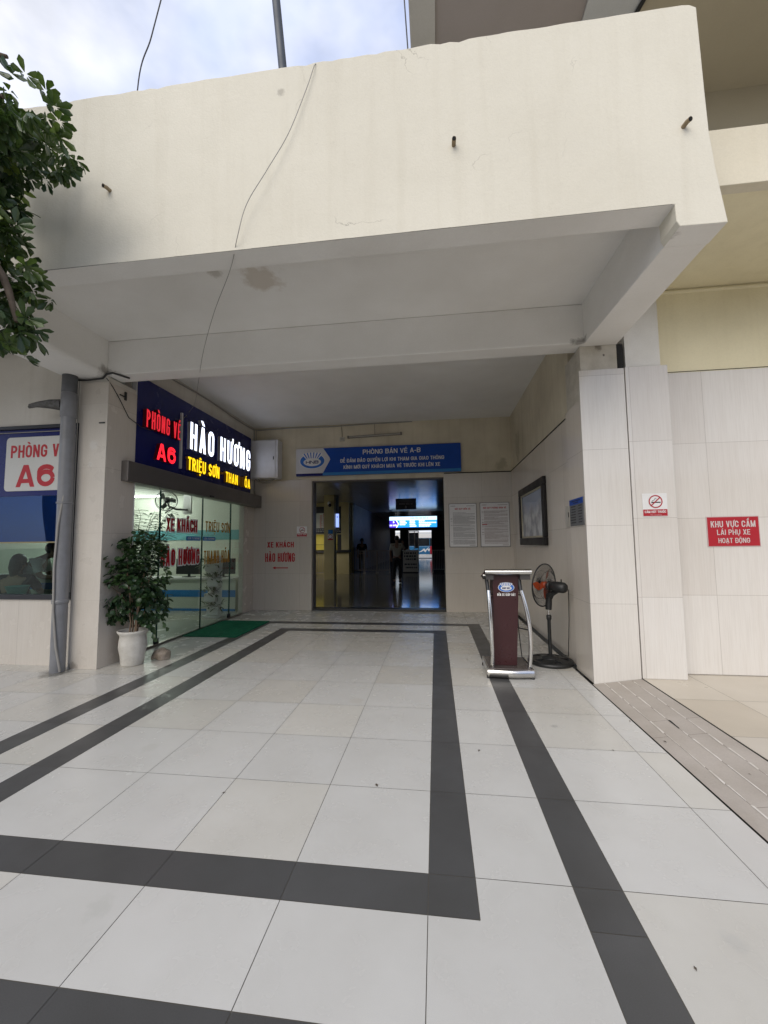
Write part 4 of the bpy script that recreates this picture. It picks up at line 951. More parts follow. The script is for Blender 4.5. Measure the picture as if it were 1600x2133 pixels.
m.build('blade_hub', ORANGE, fn)
for k in range(3):
    m = MB(); a0 = 1.6+2*math.pi*k/3; vs = []
    for i in range(7):
        r = .04+.185*i/6; w0 = .22+.55*math.sin(math.pi*min(1, (i+1)/6.5)); 
        for j in range(5):
            a = a0+w0*(j/4-.5)+.12*i/6; vs.append(hub+(Xa*math.cos(a)+Ya*math.sin(a))*r+ax*(.035*(j/4-.5)))
    m.add(vs, [(i*5+j, i*5+j+1, i*5+j+6, i*5+j+5) for i in range(6) for j in range(4)], 0, True); m.build('blade', ORANGE, fn)
m = MB(); m.tube([(fx+.02, fy+.02, .12), (fx+.07, fy+.15, .02), (fx+.16, fy+.3, .012), (1.655, fy+.33, .01), (1.664, fy+.2, .03), (1.668, fy+.12, .5), (1.668, fy+.1, .86)], .0045, 6); m.build('cord', DCABLE, fn)

# ------------------------------------------------------------------ potted shrub, mat, rock, downpipe
LEAFD = leaf_mat('dark_shrub_leaf', (.016, .040, .020), (.075, .13, .045), .28)
px, py = -3.665, 2.78
pt = thing('potted_shrub', 'bushy round-leaved shrub in a rough white pot by the shop pillar', 'plant', (px, py, 0))
m = MB(); wob = lambda t, z: .022*noise.noise((math.cos(t)*3, math.sin(t)*3, z*14))+.012*math.sin(z*60+t*2)
m.lathe([(.0, .0), (.118, .0), (.125, .02), (.134, .12), (.155, .22), (.151, .30), (.143, .345), (.150, .37), (.170, .395), (.172, .415), (.160, .42), (.148, .40), (.14, .34)], (px, py, 0), 44, wob=wob)
m.build('pot', surf('rough_white_pot', (.62, .60, .55), .5, var=.15, scale=10, fine=.08, fscale=60, bump=.5, bscale=45, world=False), pt)
m = MB(); m.lathe([(.0, .375), (.140, .37)], (px, py, 0), 24); m.build('soil', surf('potting_soil', (.03, .022, .016), .95, bump=.6, world=False), pt)
m = MB(); q = random.Random(5); tips = []
for bx, by, hx, hy, hz, r in ((.02, .0, .10, .05, 1.0, .012), (-.03, .02, -.15, .05, .95, .011), (.05, -.02, .25, -.06, .85, .009), (-.02, -.03, -.04, -.1, 1.05, .01), (.0, .04, .05, .2, .95, .009), (.03, .03, -.28, -.05, .7, .007), (.06, .0, .32, .1, .6, .007)):
    pts = []
    for i in range(7):
        t = i/6; pts.append((px+bx+(hx-bx)*t*t+q.uniform(-.012, .012), py+by+(hy-by)*t*t, .36+hz*t*.85))
    m.tube(pts, [r*(1-.55*i/6) for i in range(7)], 7); tips.append(pts)
m.build('stems', STEM, pt)
m = MB()
def inside(v):
    # uneven crown: three lobes
    for c, r in (((-.02, .02, 1.0), (.31, .28, .42)), ((-.20, .0, .76), (.20, .2, .26)), ((.19, .02, .78), (.22, .22, .28)), ((.07, .05, 1.36), (.24, .24, .28)), ((-.18, 0, 1.30), (.20, .2, .24)), ((.24, .0, 1.08), (.17, .18, .22))):
        d = sum(((v[i]-c[i])/r[i])**2 for i in range(3))
        if d < 1: return d
    return None
cnt = 0
while cnt < 1350:
    v = (q.uniform(-.5, .5), q.uniform(-.36, .36), q.uniform(.42, 1.68)); d = inside(v)
    if d is None or (d < .35 and q.random() < .75) or noise.noise((v[0]*5, v[1]*5, v[2]*5)) < -.12: continue
    o = Vector((v[0], v[1]*1., v[2]-.9)).normalized()
    dr = (o*.5+Vector((q.uniform(-.6, .6), q.uniform(-.6, .6), q.uniform(-.9, .1)))).normalized()
    nn = (o+Vector((q.uniform(-.5, .5), q.uniform(-.5, .5), q.uniform(.2, .9)))).normalized()
    ln = q.uniform(.045, .078)
    m.leaf(Vector((px+v[0], py+v[1], v[2])), dr, nn, ln, ln*.92, min(1, max(0, .28+.35*noise.noise((v[0]*6, v[1]*6, v[2]*6))+q.uniform(-.15, .2)+(.5 if q.random() < .025 else 0))), shape=((0, .05), (.25, .42), (.6, .48), (1., .03)), bend=.15)
    cnt += 1
for sx, sy, z0, dx, dz in ((-.30, -.05, .70, -.20, -.22), (.30, -.02, .62, .14, -.16), (-.34, .0, 1.2, -.1, -.12), (-.24, -.08, .55, -.15, -.1), (.26, -.1, .5, .1, -.14), (.08, 0, 1.36, .05, .12)):
    for i in range(9):
        t = i/8; p = Vector((px+sx+dx*t, py+sy, z0+dz*t*t)); 
        m.leaf(p, Vector((dx, q.uniform(-.3, .3), dz+q.uniform(-.3, .1))), Vector((q.uniform(-.5, .5), -.6, .6)), .065, .05, q.uniform(.1, .5))
m.build('foliage', LEAFD, pt, tone=True)

gm = MB(); o = [(-3.99, 4.25), (-3.10, 4.25)]
k_ = 52
for i in range(k_+1): o.append((-3.085+(.012 if i % 2 else -.004), 4.25+1.32*i/k_))
o += [(-3.1, 5.575), (-3.99, 5.575)]
gm.prism(o, (0, 0, .001), X, Y, Z, .013); tag(gm.build('door_mat', GREENMAT), 'green bristle door mat with toothed edge before the glass shop front', 'mat')
rk = MB(); rk.ball((-3.45, 3.02, .055), .125, .085, .065, 18, 12)
rk.v = [tuple(Vector(v)+Vector(noise.noise_vector(Vector(v)*11))*.045) for v in rk.v]; rk.v = [(a, b, max(.0, c)) for a, b, c in rk.v]
rk.sm = [False]*len(rk.f)
tag(rk.build('rock', surf('pinkish_rock', (.42, .36, .30), .85, var=.4, scale=12, fine=.25, fscale=50, bump=.6, bscale=40, world=False)), 'pinkish grey rock lying on the floor beside the white pot', 'rock')

dp = thing('downpipe', 'grey plastic downpipe standing in front of the ticket window edge', 'pipe', (-4.40, 2.45, 0))
m = MB(); m.tube([(-4.345, 2.44, .0), (-4.358, 2.44, 1.9), (-4.374, 2.44, 3.56)], .076, 26); m.build('pipe', PVC, dp)
for z0, z1 in ((3.02, 3.32), (1.96, 1.985), (.78, .83)):
    xx = -4.345-.0082*z0; m = MB(); m.lathe([(.076, z0), (.085, z0+.004), (.084, z1-.004), (.076, z1)], (xx, 2.44, 0), 26); m.build('collar', PVC, dp)
m = MB(); m.lathe([(.0765, 3.33), (.0815, 3.335), (.0805, 3.40), (.080, 3.56)], (-4.373, 2.44, 0), 26); m.build('upper_sleeve', flat('dark_pvc', (.10, .105, .115), .5, var=.2), dp)
sp = thing('pipe_bracket', 'tapered grey metal arm sticking out of the downpipe', 'bracket', (-4.5, 2.44, 3.2))
m = MB(); m.tube([(-4.445, 2.44, 3.185), (-4.62, 2.42, 3.20), (-4.76, 2.40, 3.195), (-4.86, 2.39, 3.185)], [.072, .055, .035, .02], 10)
m.tube([(-4.74, 2.39, 3.17), (-4.86, 2.385, 3.165)], [.012, .02], 8); m.build('arm', surf('weathered_metal', (.13, .13, .13), .7, var=.4, scale=25, bump=.4, bscale=50, world=False), sp)
cb = MB(); cb.tube([(-4.315, 2.45, 3.52), (-4.318, 2.44, 3.0), (-4.315, 2.44, 2.6), (-4.315, 2.40, 2.2), (-4.345, 2.352, 1.7), (-4.365, 2.35, 1.2), (-4.345, 2.35, .7), (-4.30, 2.36, .3), (-4.27, 2.40, .01)], .012, 8)
cb.tube([(-4.33, 2.53, 3.52), (-4.33, 2.53, 2.4), (-4.332, 2.54, 1.2), (-4.332, 2.54, .9)], .006, 6)
tag(cb.build('pipe_cable', CABLE), 'pale cable hanging loose down along the grey downpipe', 'cable')
bc = MB(); bc.tube([(-4.42, 2.53, 3.535), (-4.2, 2.525, 3.52), (-4.0, 2.52, 3.53), (-3.93, 2.50, 3.57), (-3.84, 2.49, 3.575), (-3.76, 2.51, 3.55), (-3.72, 2.62, 3.553)], .012, 8)
bc.tube([(-3.95, 2.52, 3.53), (-3.93, 2.60, 3.45), (-3.928, 2.72, 3.33), (-3.925, 2.88, 3.14), (-3.92, 3.1, 3.08), (-3.9, 3.25, 3.07), (-3.885, 3.4, 3.12)], .005, 6)
tag(bc.build('beam_cable', DCABLE), 'dark cable sagging under the beam above the shop pillar', 'cable')
hk = MB(); hk.box(-3.934, 2.80, 3.35, -3.92, 2.83, 3.46); hk.box(-3.934, 2.72, 3.385, -3.921, 2.80, 3.40)
tag(hk.build('wall_hook', BLACKPL), 'small black hook on the inner face of the shop pillar', 'hook')
hk = MB(); hk.box(-4.04, 2.535, 2.965, -3.965, 2.545, 2.98)
tag(hk.build('wall_clip', BLACKPL), 'small black clip on the front of the shop pillar', 'clip')
cc_ = MB(); q = random.Random(9); pts = []
for i in range(24):
    t = i/23; pts.append((-4.02+.004*math.sin(i*2.1), 2.78+t*4.0, 4.105-.03*math.sin(t*9)*.6-.02))
pts += [(-3.9, 6.85, 4.08), (-3.2, 6.862, 4.10), (-2.2, 6.862, 4.09), (-1.2, 6.862, 4.115), (-.4, 6.862, 4.12)]
cc_.tube(pts, .011, 6); cc_.tube([(-4.03, 6.82, 4.08), (-4.02, 6.835, 3.4), (-4.02, 6.84, 3.0), (-4.0, 6.845, 2.6)], .012, 6); cc_.tube([(-3.99, 6.85, 4.08), (-3.985, 6.85, 3.8)], .006, 6)
tag(cc_.build('ceiling_cable', CABLE), 'grey cable clipped along the ceiling edge over the shop sign', 'cable')

# wires and post above the roof
w1 = MB()
def cat(ctrl, n=10):
    c = [Vector(x) for x in ctrl]; o = []
    for i in range(len(c)-1):
        p0, p1, p2, p3 = c[max(0, i-1)], c[i], c[i+1], c[min(len(c)-1, i+2)]
        for k in range(n):
            t = k/n; o.append(.5*((2*p1)+(p2-p0)*t+(2*p0-5*p1+4*p2-p3)*t*t+(3*p1-p0-3*p2+p3)*t**3))
    return o+[c[-1]]
w1.tube(cat([(-.80, .99, 5.215), (-.80, .903, 5.19), (-.86, .885, 4.98), (-1.0, .87, 4.60), (-1.16, .85, 4.30), (-1.315, .84, 4.03), (-1.40, .87, 3.80), (-1.55, 1.05, 3.68), (-1.95, 1.5, 3.6), (-2.45, 2.15, 3.56), (-3.0, 2.95, 3.58), (-3.55, 3.75, 3.62), (-3.93, 4.22, 3.68), (-3.938, 4.06, 3.50), (-3.90, 3.80, 3.40)]), .003, 6)
tag(w1.build('hanging_wire', CABLE), 'thin loose wire draped over the fascia down to the shop sign', 'wire')
w2 = MB(); w2.tube(cat([(-3.66, 2.5, 5.0), (-3.67, 2.5, 7.35), (-3.5, 2.5, 8.1), (-3.32, 2.5, 8.9), (-3.2, 2.5, 9.6)]), .008, 6)
tag(w2.build('overhead_wire', DCABLE), 'thin wire rising into the sky behind the fascia near the tree', 'wire')
w3 = MB(); w3.tube([(-.16, 2.5, 4.4), (-.15, 2.5, 7.3), (-.2, 2.5, 8.3), (-.24, 2.5, 9.4)], .008, 6)
tag(w3.build('overhead_wire', DCABLE), 'thin wire rising beside the grey beam of the tall block', 'wire')
po = MB(); po.tube([(-1.42, 2.5, 4.41), (-1.70, 2.5, 7.3), (-1.93, 2.5, 9.6)], .052, 14)
tag(po.build('roof_post', flat('dark_steel_post', (.05, .06, .075), .5)), 'dark leaning steel post standing on the canopy roof', 'post')

# ------------------------------------------------------------------ street tree hanging over the fascia
LEAFT = leaf_mat('tree_leaf', (.020, .046, .024), (.15, .21, .045), .32)
tr = thing('street_tree', 'tall street tree with drooping whorls of dark leaves over the canopy edge', 'tree', (-7.6, -.2, 0))
m = MB()
m.tube(cat([(-7.6, -.2, -.15), (-7.55, -.22, 1.2), (-7.75, -.2, 2.4), (-7.6, -.15, 3.6), (-7.3, -.1, 5.2), (-7.2, -.1, 7.0)], 6), [.21-.12*i/30 for i in range(31)], 14)
BR = [[(-7.5, -.15, 3.9), (-6.4, .0, 4.9), (-5.0, .1, 5.0), (-3.7, .15, 4.75), (-2.75, .25, 4.45)], [(-5.2, .1, 5.0), (-4.2, .0, 4.4), (-3.3, .1, 3.8), (-2.75, .25, 3.3), (-2.6, .3, 2.9)],
      [(-7.4, -.1, 5.0), (-6.2, -.5, 6.0), (-5.0, -.9, 6.4), (-4.2, -1.3, 6.2)], [(-7.3, -.1, 5.5), (-7.9, -.8, 6.6), (-8.5, -1.5, 7.4)], [(-7.6, -.15, 3.5), (-8.4, -.3, 4.4), (-9.2, -.5, 5.0), (-9.5, -1.6, 5.1), (-9.6, -2.6, 5.0)], [(-7.4, -.2, 4.6), (-7.4, -1.2, 5.1), (-7.6, -2.4, 5.5)],
      [(-4.2, .1, 4.95), (-3.6, .35, 5.15), (-3.0, .45, 5.05)]]
for b in BR:
    pts = cat(b, 5); n = len(pts); m.tube(pts, [.07-.058*i/(n-1) for i in range(n)], 8)
m.build('trunk', BARK, tr)
m = MB(); q = random.Random(21)
def whorl(c, down, sz, tone):
    k = q.randint(6, 9); stem = down.normalized(); a0 = q.random()*6.3; u = stem.orthogonal().normalized(); v = stem.cross(u)
    for i in range(k):
        a = a0+2*math.pi*i/k+q.uniform(-.2, .2); side = u*math.cos(a)+v*math.sin(a)
        d = (side*1.0+stem*q.uniform(.15, .8)+Vector((0, 0, -.45))).normalized()
        m.leaf(c+side*.012, d, (-stem+Vector((0, 0, .6))+side*.1), sz*q.uniform(.75, 1.1), sz*.42, max(0, min(1, tone+q.uniform(-.12, .12))), bend=.25)
POLY = [(-2.85, 4.66), (-2.6, 4.52), (-2.42, 4.34), (-2.40, 4.16), (-2.62, 4.10), (-2.82, 4.0), (-2.80, 3.75), (-2.70, 3.5), (-2.74, 3.40), (-2.58, 3.22), (-2.68, 3.05), (-2.58, 2.88), (-2.72, 2.76), (-2.95, 2.85), (-4.2, 3.4), (-5.2, 4.2), (-5.4, 5.0), (-4.2, 5.0), (-3.2, 4.78)]
def inpoly(x, z):
    r = False; n = len(POLY)
    for i in range(n):
        (x1, z1), (x2, z2) = POLY[i], POLY[(i+1) % n]
        if (z1 > z) != (z2 > z) and x < (x2-x1)*(z-z1)/(z2-z1)+x1: r = not r
    return r
cnt = 0
while cnt < 560:
    x, z = q.uniform(-5.4, -2.15), q.uniform(2.65, 5.1)
    if cnt < 520 and x < -3.4: continue
    if not inpoly(x, z): continue
    if noise.noise((x*2.4, z*2.4, 3.1)) < -.2 and q.random() < .8: continue
    y = .28+q.uniform(-.22, .26)+(.15 if z > 4.2 else 0)
    lt = .22+.25*noise.noise((x*2.2, z*2.2, 7.7))+(.75 if q.random() < .07 else 0)
    whorl(Vector((x, y, z)), Vector((q.uniform(-.2, .8), q.uniform(-.6, .3), q.uniform(-.9, .35))), q.uniform(.072, .108), lt); cnt += 1
for (x, z) in ((-2.72, 4.70), (-2.6, 4.66), (-2.43, 4.5), (-2.36, 4.38), (-2.32, 4.26), (-2.85, 4.74), (-2.32, 4.16), (-2.40, 4.12), (-2.62, 4.10), (-2.60, 3.58), (-2.50, 3.26), (-2.48, 2.92), (-2.53, 2.82), (-2.6, 2.76)):
    whorl(Vector((x-.05, .3, z)), Vector((.5, -.2, q.uniform(-.5, .6))), .10, q.uniform(.15, .45))
for c, r, n in (((-6.3, -.3, 5.9), 1.5, 170), ((-5.3, -1.0, 6.8), 1.1, 100), ((-8.2, -1.2, 7.0), 1.7, 170), ((-9.2, -.5, 5.3), 1.2, 90), ((-7.2, -.2, 7.6), 1.6, 150), ((-7.6, -2.4, 5.4), 1.7, 190), ((-9.6, -2.6, 5.0), 1.5, 120)):  # the yard-side lobes, out of view, are added to shade the shop wall
    for i in range(n):
        v = Vector((q.gauss(0, 1), q.gauss(0, 1), q.gauss(0, .7))).normalized()*r*q.random()**.4
        whorl(Vector(c)+v, Vector((v.x, v.y, -.5)), .24, .25+q.uniform(-.1, .2))
m.build('crown', LEAFT, tr, tone=True)

# ------------------------------------------------------------------ inside the shop
ct = thing('shop_counter', 'white shop counter with two blue stripes behind the glass front', 'counter', (-6, 6.8, 0))
m = MB(); m.box(-9, 6.62, .004, -4.31, 7.1, .70); m.build('front', surf('counter_white', (.55, .60, .52), .4, var=.04), ct)
m = MB(); m.box(-9, 6.615, .315, -4.31, 6.6195, .465); m.build('stripe', LBLUE, ct)
m = MB(); m.box(-9, 6.615, .01, -4.31, 6.6195, .06); m.build('stripe', LBLUE, ct)
m = MB(); m.box(-9, 6.58, .701, -4.31, 7.12, .735); m.build('top', WHITE, ct, bevel=.004)
c2 = thing('ticket_counter', 'pale counter inside the ticket window with blue base stripe', 'counter', (-6.5, 4, 0))
m = MB(); m.box(-9, 3.72, .003, -5.05, 4.25, .96); m.build('body', surf('counter_green_white', (.52, .58, .46), .5, var=.05), c2)
m = MB(); m.box(-9, 3.715, .80, -5.05, 3.7195, .90); m.build('stripe', LBLUE, c2)
m = MB(); m.box(-9.02, 3.68, .961, -5.02, 4.28, 1.0); m.build('top', WHITE, c2, bevel=.004)
for i, (mx_, my_, lb) in enumerate(((-5.55, 6.8, 'dark computer monitor on the shop counter behind the red lettering'), (-4.75, 6.85, 'dark computer monitor on the shop counter end by the plant stand'))):
    mo = thing('monitor', lb, 'monitor', (mx_, my_, .735), 'monitors on the shop counter')
    m = MB(); m.box(mx_-.30, my_, .80, mx_+.30, my_+.03, 1.15); m.build('screen', BLACKPL, mo, bevel=.004)
    m = MB(); m.box(mx_-.12, my_-.05, .7355, mx_+.12, my_+.12, .75); m.box(mx_-.03, my_+.03, .75, mx_+.03, my_+.05, .85); m.build('stand', BLACKPL, mo)
wf = thing('wall_fan', 'black caged wall fan high inside the shop room', 'fan', (-5.9, 6.5, 2.45))
m = MB()
hub = Vector((-5.89, 6.45, 2.45)); ax = Vector((.45, -.85, -.25)).normalized(); Xa = ax.orthogonal().normalized(); Ya = ax.cross(Xa)
for off in (-.04, .05): ring(m, .22, off, .006)
for k in range(40):
    a = 2*math.pi*k/40; d = Xa*math.cos(a)+Ya*math.sin(a); m.tube([hub+d*.22+ax*.05, hub+d*.05+ax*.09], .002, 4, caps=False); m.tube([hub+d*.22-ax*.04, hub+d*.05-ax*.08], .002, 4, caps=False)
m.build('guard', BLACKPL, wf)
m = MB()
for k in range(3):
    a = 2*math.pi*k/3; d = Xa*math.cos(a)+Ya*math.sin(a); e = Xa*math.cos(a+.9)+Ya*math.sin(a+.9)
    m.add([hub+d*.03, hub+d*.19+ax*.02, hub+(d+e).normalized()*.2, hub+e*.12-ax*.02], [(0, 1, 2, 3)])
m.build('blade', flat('smoky_blade', (.05, .055, .05), .3), wf)
m = MB(); m.lathe([(.0, -.2), (.06, -.19), (.07, -.1), (.05, -.05), (.04, .03), (.0, .04)], hub, 18, axis=ax); m.tube([hub-ax*.15, hub-ax*.15+Vector((0, .05, -.14)), (-5.82, 6.7, 2.28), (-5.8, 7.1, 2.3)], .022, 8); m.build('motor', BLACKPL, wf)
m = MB(); m.box(-5.9, 7.08, 2.2, -5.7, 7.12, 2.98); m.build('drop_bracket', WHITE, wf)
pm = thing('palm', 'slender dark green palm standing inside the shop behind the glass', 'plant', (-4.42, 3.65, 0))
m = MB(); m.lathe([(.0, .006), (.14, .006), (.17, .30), (.18, .32), (.15, .31), (.0, .29)], (-4.42, 3.65, 0), 24); m.build('pot', flat('terracotta_brown', (.10, .06, .04), .6), pm)
q = random.Random(17); mf = MB(); ms = MB()
for k in range(28):
    a = q.random()*6.28; rr = q.uniform(.25, .62); h = q.uniform(1.3, 2.25); pts = []
    for i in range(9):
        t = i/8; rad = .03+rr*t**1.6; pts.append(Vector((-4.42+min(.36, math.cos(a)*rad), 3.65+math.sin(a)*rad*1.05, .3+h*(t*1.15-.28*t**3))))
    ms.tube(pts, [.008-.006*i/8 for i in range(9)], 5)
    for i in range(2, 9):
        d = (pts[i]-pts[i-1]).normalized(); sd = d.cross(Z)
        if sd.length < .05: sd = X.copy()
        sd.normalize()
        for s in (-1, 1):
            for j in (0, .33, .66):
                p = pts[i-1].lerp(pts[i], j); dd = (sd*s*.9+d*.7+Vector((0, 0, -.35+q.uniform(-.15, .15)))).normalized(); ln = q.uniform(.15, .24)*(1.1-.4*i/9)
                mf.leaf(p, dd, Vector((0, 0, 1)), ln, .040, q.uniform(.0, .25), bend=.35)
ms.build('stems', flat('green_stem', (.05, .08, .03), .5), pm); mf.build('fronds', LEAFD, pm, tone=True)
stt = thing('plant_stand', 'white tiered plant stand with small potted plants inside the shop', 'plant stand', (-4.43, 5.95, 0))
m = MB(); m.box(-4.6, 5.83, .005, -4.26, 6.07, .05); m.box(-4.58, 5.98, .05, -4.28, 6.0, 1.25); m.build('frame', WHITE, stt, bevel=.004)
for i, z0 in enumerate((.06, .32, .62, .92)):
    dx = -.03 if i % 2 else .03
    m = MB(); m.box(-4.55+dx, 5.84, z0, -4.31+dx, 5.975, z0+.16); m.build('planter_box', WHITE, stt, bevel=.006)
    m = MB()
    for j in range(46):
        p = Vector((-4.43+dx+q.uniform(-.13, .13), 5.9+q.uniform(-.06, .05), z0+.16)); d = Vector((q.uniform(-1, 1), q.uniform(-1, .4), q.uniform(-.5, 1))); m.leaf(p+d*.06, d, Z, q.uniform(.08, .15), .04, q.uniform(.2, .8))
    m.build('plant', LEAFD, stt, tone=True)

# ------------------------------------------------------------------ people
SKIN = flat('tan_skin', (.26, .15, .10), .55); HAIR = flat('black_hair', (.012, .010, .010), .5)
WSHIRT = surf('white_cotton', (.62, .62, .60), .85, var=.1, scale=14, world=False); DTROU = surf('dark_trousers', (.022, .022, .026), .85, var=.1, scale=14, world=False)
BTOP = surf('black_top', (.014, .014, .017), .85, var=.1, scale=14, world=False)
def person(label, loc, yaw, pose, shirt, trousers, long_hair=False, bare=True):
    """pose: pelvis, chest, neck, head, per side shoulder/elbow/wrist and hip/knee/ankle/toe in body space (x to its own right, y forward)"""
    t = thing('person', label, 'person', loc)
    c, s = math.cos(yaw), math.sin(yaw)
    T = lambda v: Vector((loc[0]+v[0]*c-v[1]*s, loc[1]+v[0]*s+v[1]*c, loc[2]+v[2]))
    J = []; E_ = []
    def add(v, r, par=None):
        J.append((T(v), r)); i = len(J)-1
        if par is not None: E_.append((par, i))
        return i
    lerp = lambda a, b, u: tuple(a[i]+(b[i]-a[i])*u for i in range(3))
    pel = add(pose['pelvis'], (.135, .10)); wst = add(lerp(pose['pelvis'], pose['chest'], .5), (.12, .09), pel); ch = add(pose['chest'], (.145, .10), wst)
    nk = add(pose['neck'], .052, ch); hd = pose['head']; nb = add(lerp(pose['neck'], hd, .55), .055, nk)
    fwd = pose.get('face', (0, 1, 0)); h0 = add(tuple(hd[i]+fwd[i]*.01 for i in range(3)), (.078, .092), nb); add((hd[0], hd[1], hd[2]+.075), (.06, .072), h0)
    for sd in (-1, 1):
        k = 'L' if sd < 0 else 'R'; sh, el, wr = pose['arm'+k]; hp, kn, an, toe = pose['leg'+k]
        a = add(sh, .062, ch); b = add(lerp(sh, el, .5), .047, a); b = add(el, .040, b); d = add(lerp(el, wr, .5), .037, b); w = add(wr, .026, d)
        hand = Vector(wr)-Vector(el); hand = hand.normalized() if hand.length else Vector((0, 0, -1)); lat = hand.cross(Vector((0, 1, 0)))
        lat = lat.normalized() if lat.length > .1 else Vector((1, 0, 0)); pv_ = Vector(wr)+hand*.07; pm_ = add(tuple(pv_), (.034, .02), w); nrm = hand.cross(lat)
        for f, (o, ln) in enumerate(((-.027, .065), (-.009, .075), (.009, .072), (.027, .056))):
            f1 = add(tuple(pv_+lat*o+hand*.03), .0095, pm_); f2 = add(tuple(pv_+lat*o*1.1+hand*(.03+ln*.5)+nrm*.008), .0085, f1); add(tuple(pv_+lat*o*1.1+hand*(.02+ln)+nrm*.024), .007, f2)
        th = add(tuple(Vector(wr)+hand*.03-lat*.034+nrm*.01), .011, w); add(tuple(Vector(wr)+hand*.075-lat*.052+nrm*.018), .008, th)
        p0 = add(hp, .085, pel); p1 = add(lerp(hp, kn, .5), .072, p0); p2 = add(kn, .054, p1); p3 = add(lerp(kn, an, .35), .056, p2); p4 = add(an, .036, p3); add(toe, (.04, .028), p4)
    skin('body', J, E_, SKIN, t, 2)
    def garment(nm, pts, ed, m): skin(nm, [(T(v), r) for v, r in pts], ed, m, t, 2)
    P_ = pose; sl = .62
    g = [(lerp(P_['pelvis'], P_['chest'], -.08), (.158, .122)), (lerp(P_['pelvis'], P_['chest'], .5), (.148, .112)), (P_['chest'], (.165, .118)), (lerp(P_['chest'], P_['neck'], .75), (.075, .07))]; ge = [(0, 1), (1, 2), (2, 3)]
    for k in 'LR':
        sh, el, wr = P_['arm'+k]; i = len(g); g += [(sh, .076), (lerp(sh, el, sl), .062), (lerp(sh, el, sl+.12), .064)]; ge += [(2, i), (i, i+1), (i+1, i+2)]
    garment('shirt', g, ge, shirt)
    g = [(P_['pelvis'], (.152, .115)), (lerp(P_['pelvis'], P_['chest'], .25), (.140, .105))]; ge = [(0, 1)]
    for k in 'LR':
        hp, kn, an, toe = P_['leg'+k]; i = len(g); g += [(hp, .098), (lerp(hp, kn, .5), .086), (kn, .070), (lerp(kn, an, .5), .066), (lerp(kn, an, .88), .058)]; ge += [(0, i), (i, i+1), (i+1, i+2), (i+2, i+3), (i+3, i+4)]
    garment('trousers', g, ge, trousers)
    m = MB()
    for k in 'LR':
        an, toe = T(P_['leg'+k][2]), T(P_['leg'+k][3]); d = (toe-an); d.z = 0; d = d.normalized() if d.length else Vector((0, 1, 0))
        b = Vector((an.x, an.y, max(loc[2]+.002, an.z-.08))); m.tube([b-d*.07+Z*.035, b+Z*.045, b+d*.09+Z*.035, b+d*.17+Z*.022], [.034, .045, .044, .022], 10, squash=.8)
    m.build('shoes', BTOP, t)
    fv = T(fwd)-T((0, 0, 0)); fv = fv.normalized(); H = T(hd)+Z*.035; sv = fv.cross(Z).normalized()
    m = MB(); m.ball(tuple(H-fv*.018+Z*.028), .088, .095, .098, 16, 10)
    if long_hair: m.tube([H-fv*.06+Z*.03, H-fv*.085-Z*.08, H-fv*.10-Z*.2], [.075, .075, .04], 10)
    m.build('hair', HAIR, t)
    m = MB(); m.ball(tuple(H+fv*.098-Z*.03), .013, .016, .02, 8, 6); m.tube([H+fv*.092-Z*.075-sv*.022, H+fv*.097-Z*.077, H+fv*.092-Z*.075+sv*.022], .006, 6)
    for sgn in (-1, 1): m.ball(tuple(H+sv*sgn*.088-Z*.03), .014, .02, .03, 8, 6)
    m.build('face', SKIN, t)
    m = MB()
    for sgn in (-1, 1): m.ball(tuple(H+fv*.090+sv*sgn*.032-Z*.005), .009, .009, .007, 8, 6)
    m.build('eyes', INK, t)
    return t
def stand(lean=0., arms='down', walk=0.):
    p = dict(pelvis=(0, 0, .93), chest=(0, .02+lean, 1.30), neck=(0, .03+lean*1.25, 1.47), head=(0, .06+lean*1.4, 1.585))
    for k, s in (('L', -1), ('R', 1)):
        w = walk*s
        p['leg'+k] = ((s*.09, 0, .90), (s*.10, w*.8+.02, .50), (s*.09, w*1.0-.03, .09), (s*.10, w+.13, .04))
        if arms == 'down': p['arm'+k] = ((s*.19, .02+lean, 1.40), (s*.25, -.03+lean-w*.6, 1.13), (s*.24, .08+lean-w, .90))
    return p
a = stand(walk=.14)
a['armR'] = ((.19, .02, 1.40), (.30, .12, 1.20), (.22, .25, 1.42))
person('person in a pale vest and dark trousers walking away through the dark hall', (-1.36, 13.05, .0), 0., a, surf('pale_vest', (.46, .44, .38), .85, var=.1, scale=14, world=False), DTROU)
b = stand()
b.update(pelvis=(0, 0, .92), chest=(0, .20, 1.17), neck=(0, .30, 1.29), head=(0, .40, 1.36), face=(0, .9, -.35),
         armL=((-.18, .24, 1.22), (-.20, .30, 1.02), (-.13, .42, .995)), armR=((.18, .24, 1.22), (.20, .32, 1.02), (.15, .46, .995)))
person('person in a white T-shirt leaning over the counter behind the ticket window', (-6.02, 3.40, 0), R(-62), b, WSHIRT, DTROU)
c_ = dict(pelvis=(0, 0, .55), chest=(0, .06, .92), neck=(0, .10, 1.08), head=(0, .13, 1.20))
for k, s in (('L', -1), ('R', 1)):
    c_['leg'+k] = ((s*.1, .02, .54), (s*.13, .42, .52), (s*.13, .40, .09), (s*.13, .55, .04)); c_['arm'+k] = ((s*.19, .08, 1.0), (s*.27, .18, .80), (s*.16, .36, .78))
person('person in black with long dark hair seated with back to the ticket window', (-5.83, 3.13, 0), R(15), c_, BTOP, DTROU, long_hair=True)
sb_ = thing('stool', 'low round stool under the seated person in black', 'stool', (-5.83, 3.13, 0))
m = MB(); m.lathe([(.0, .42), (.17, .42), (.175, .44), (.16, .452), (.0, .452)], (-5.83, 3.13, 0), 24); m.build('seat', LBLUE, sb_)
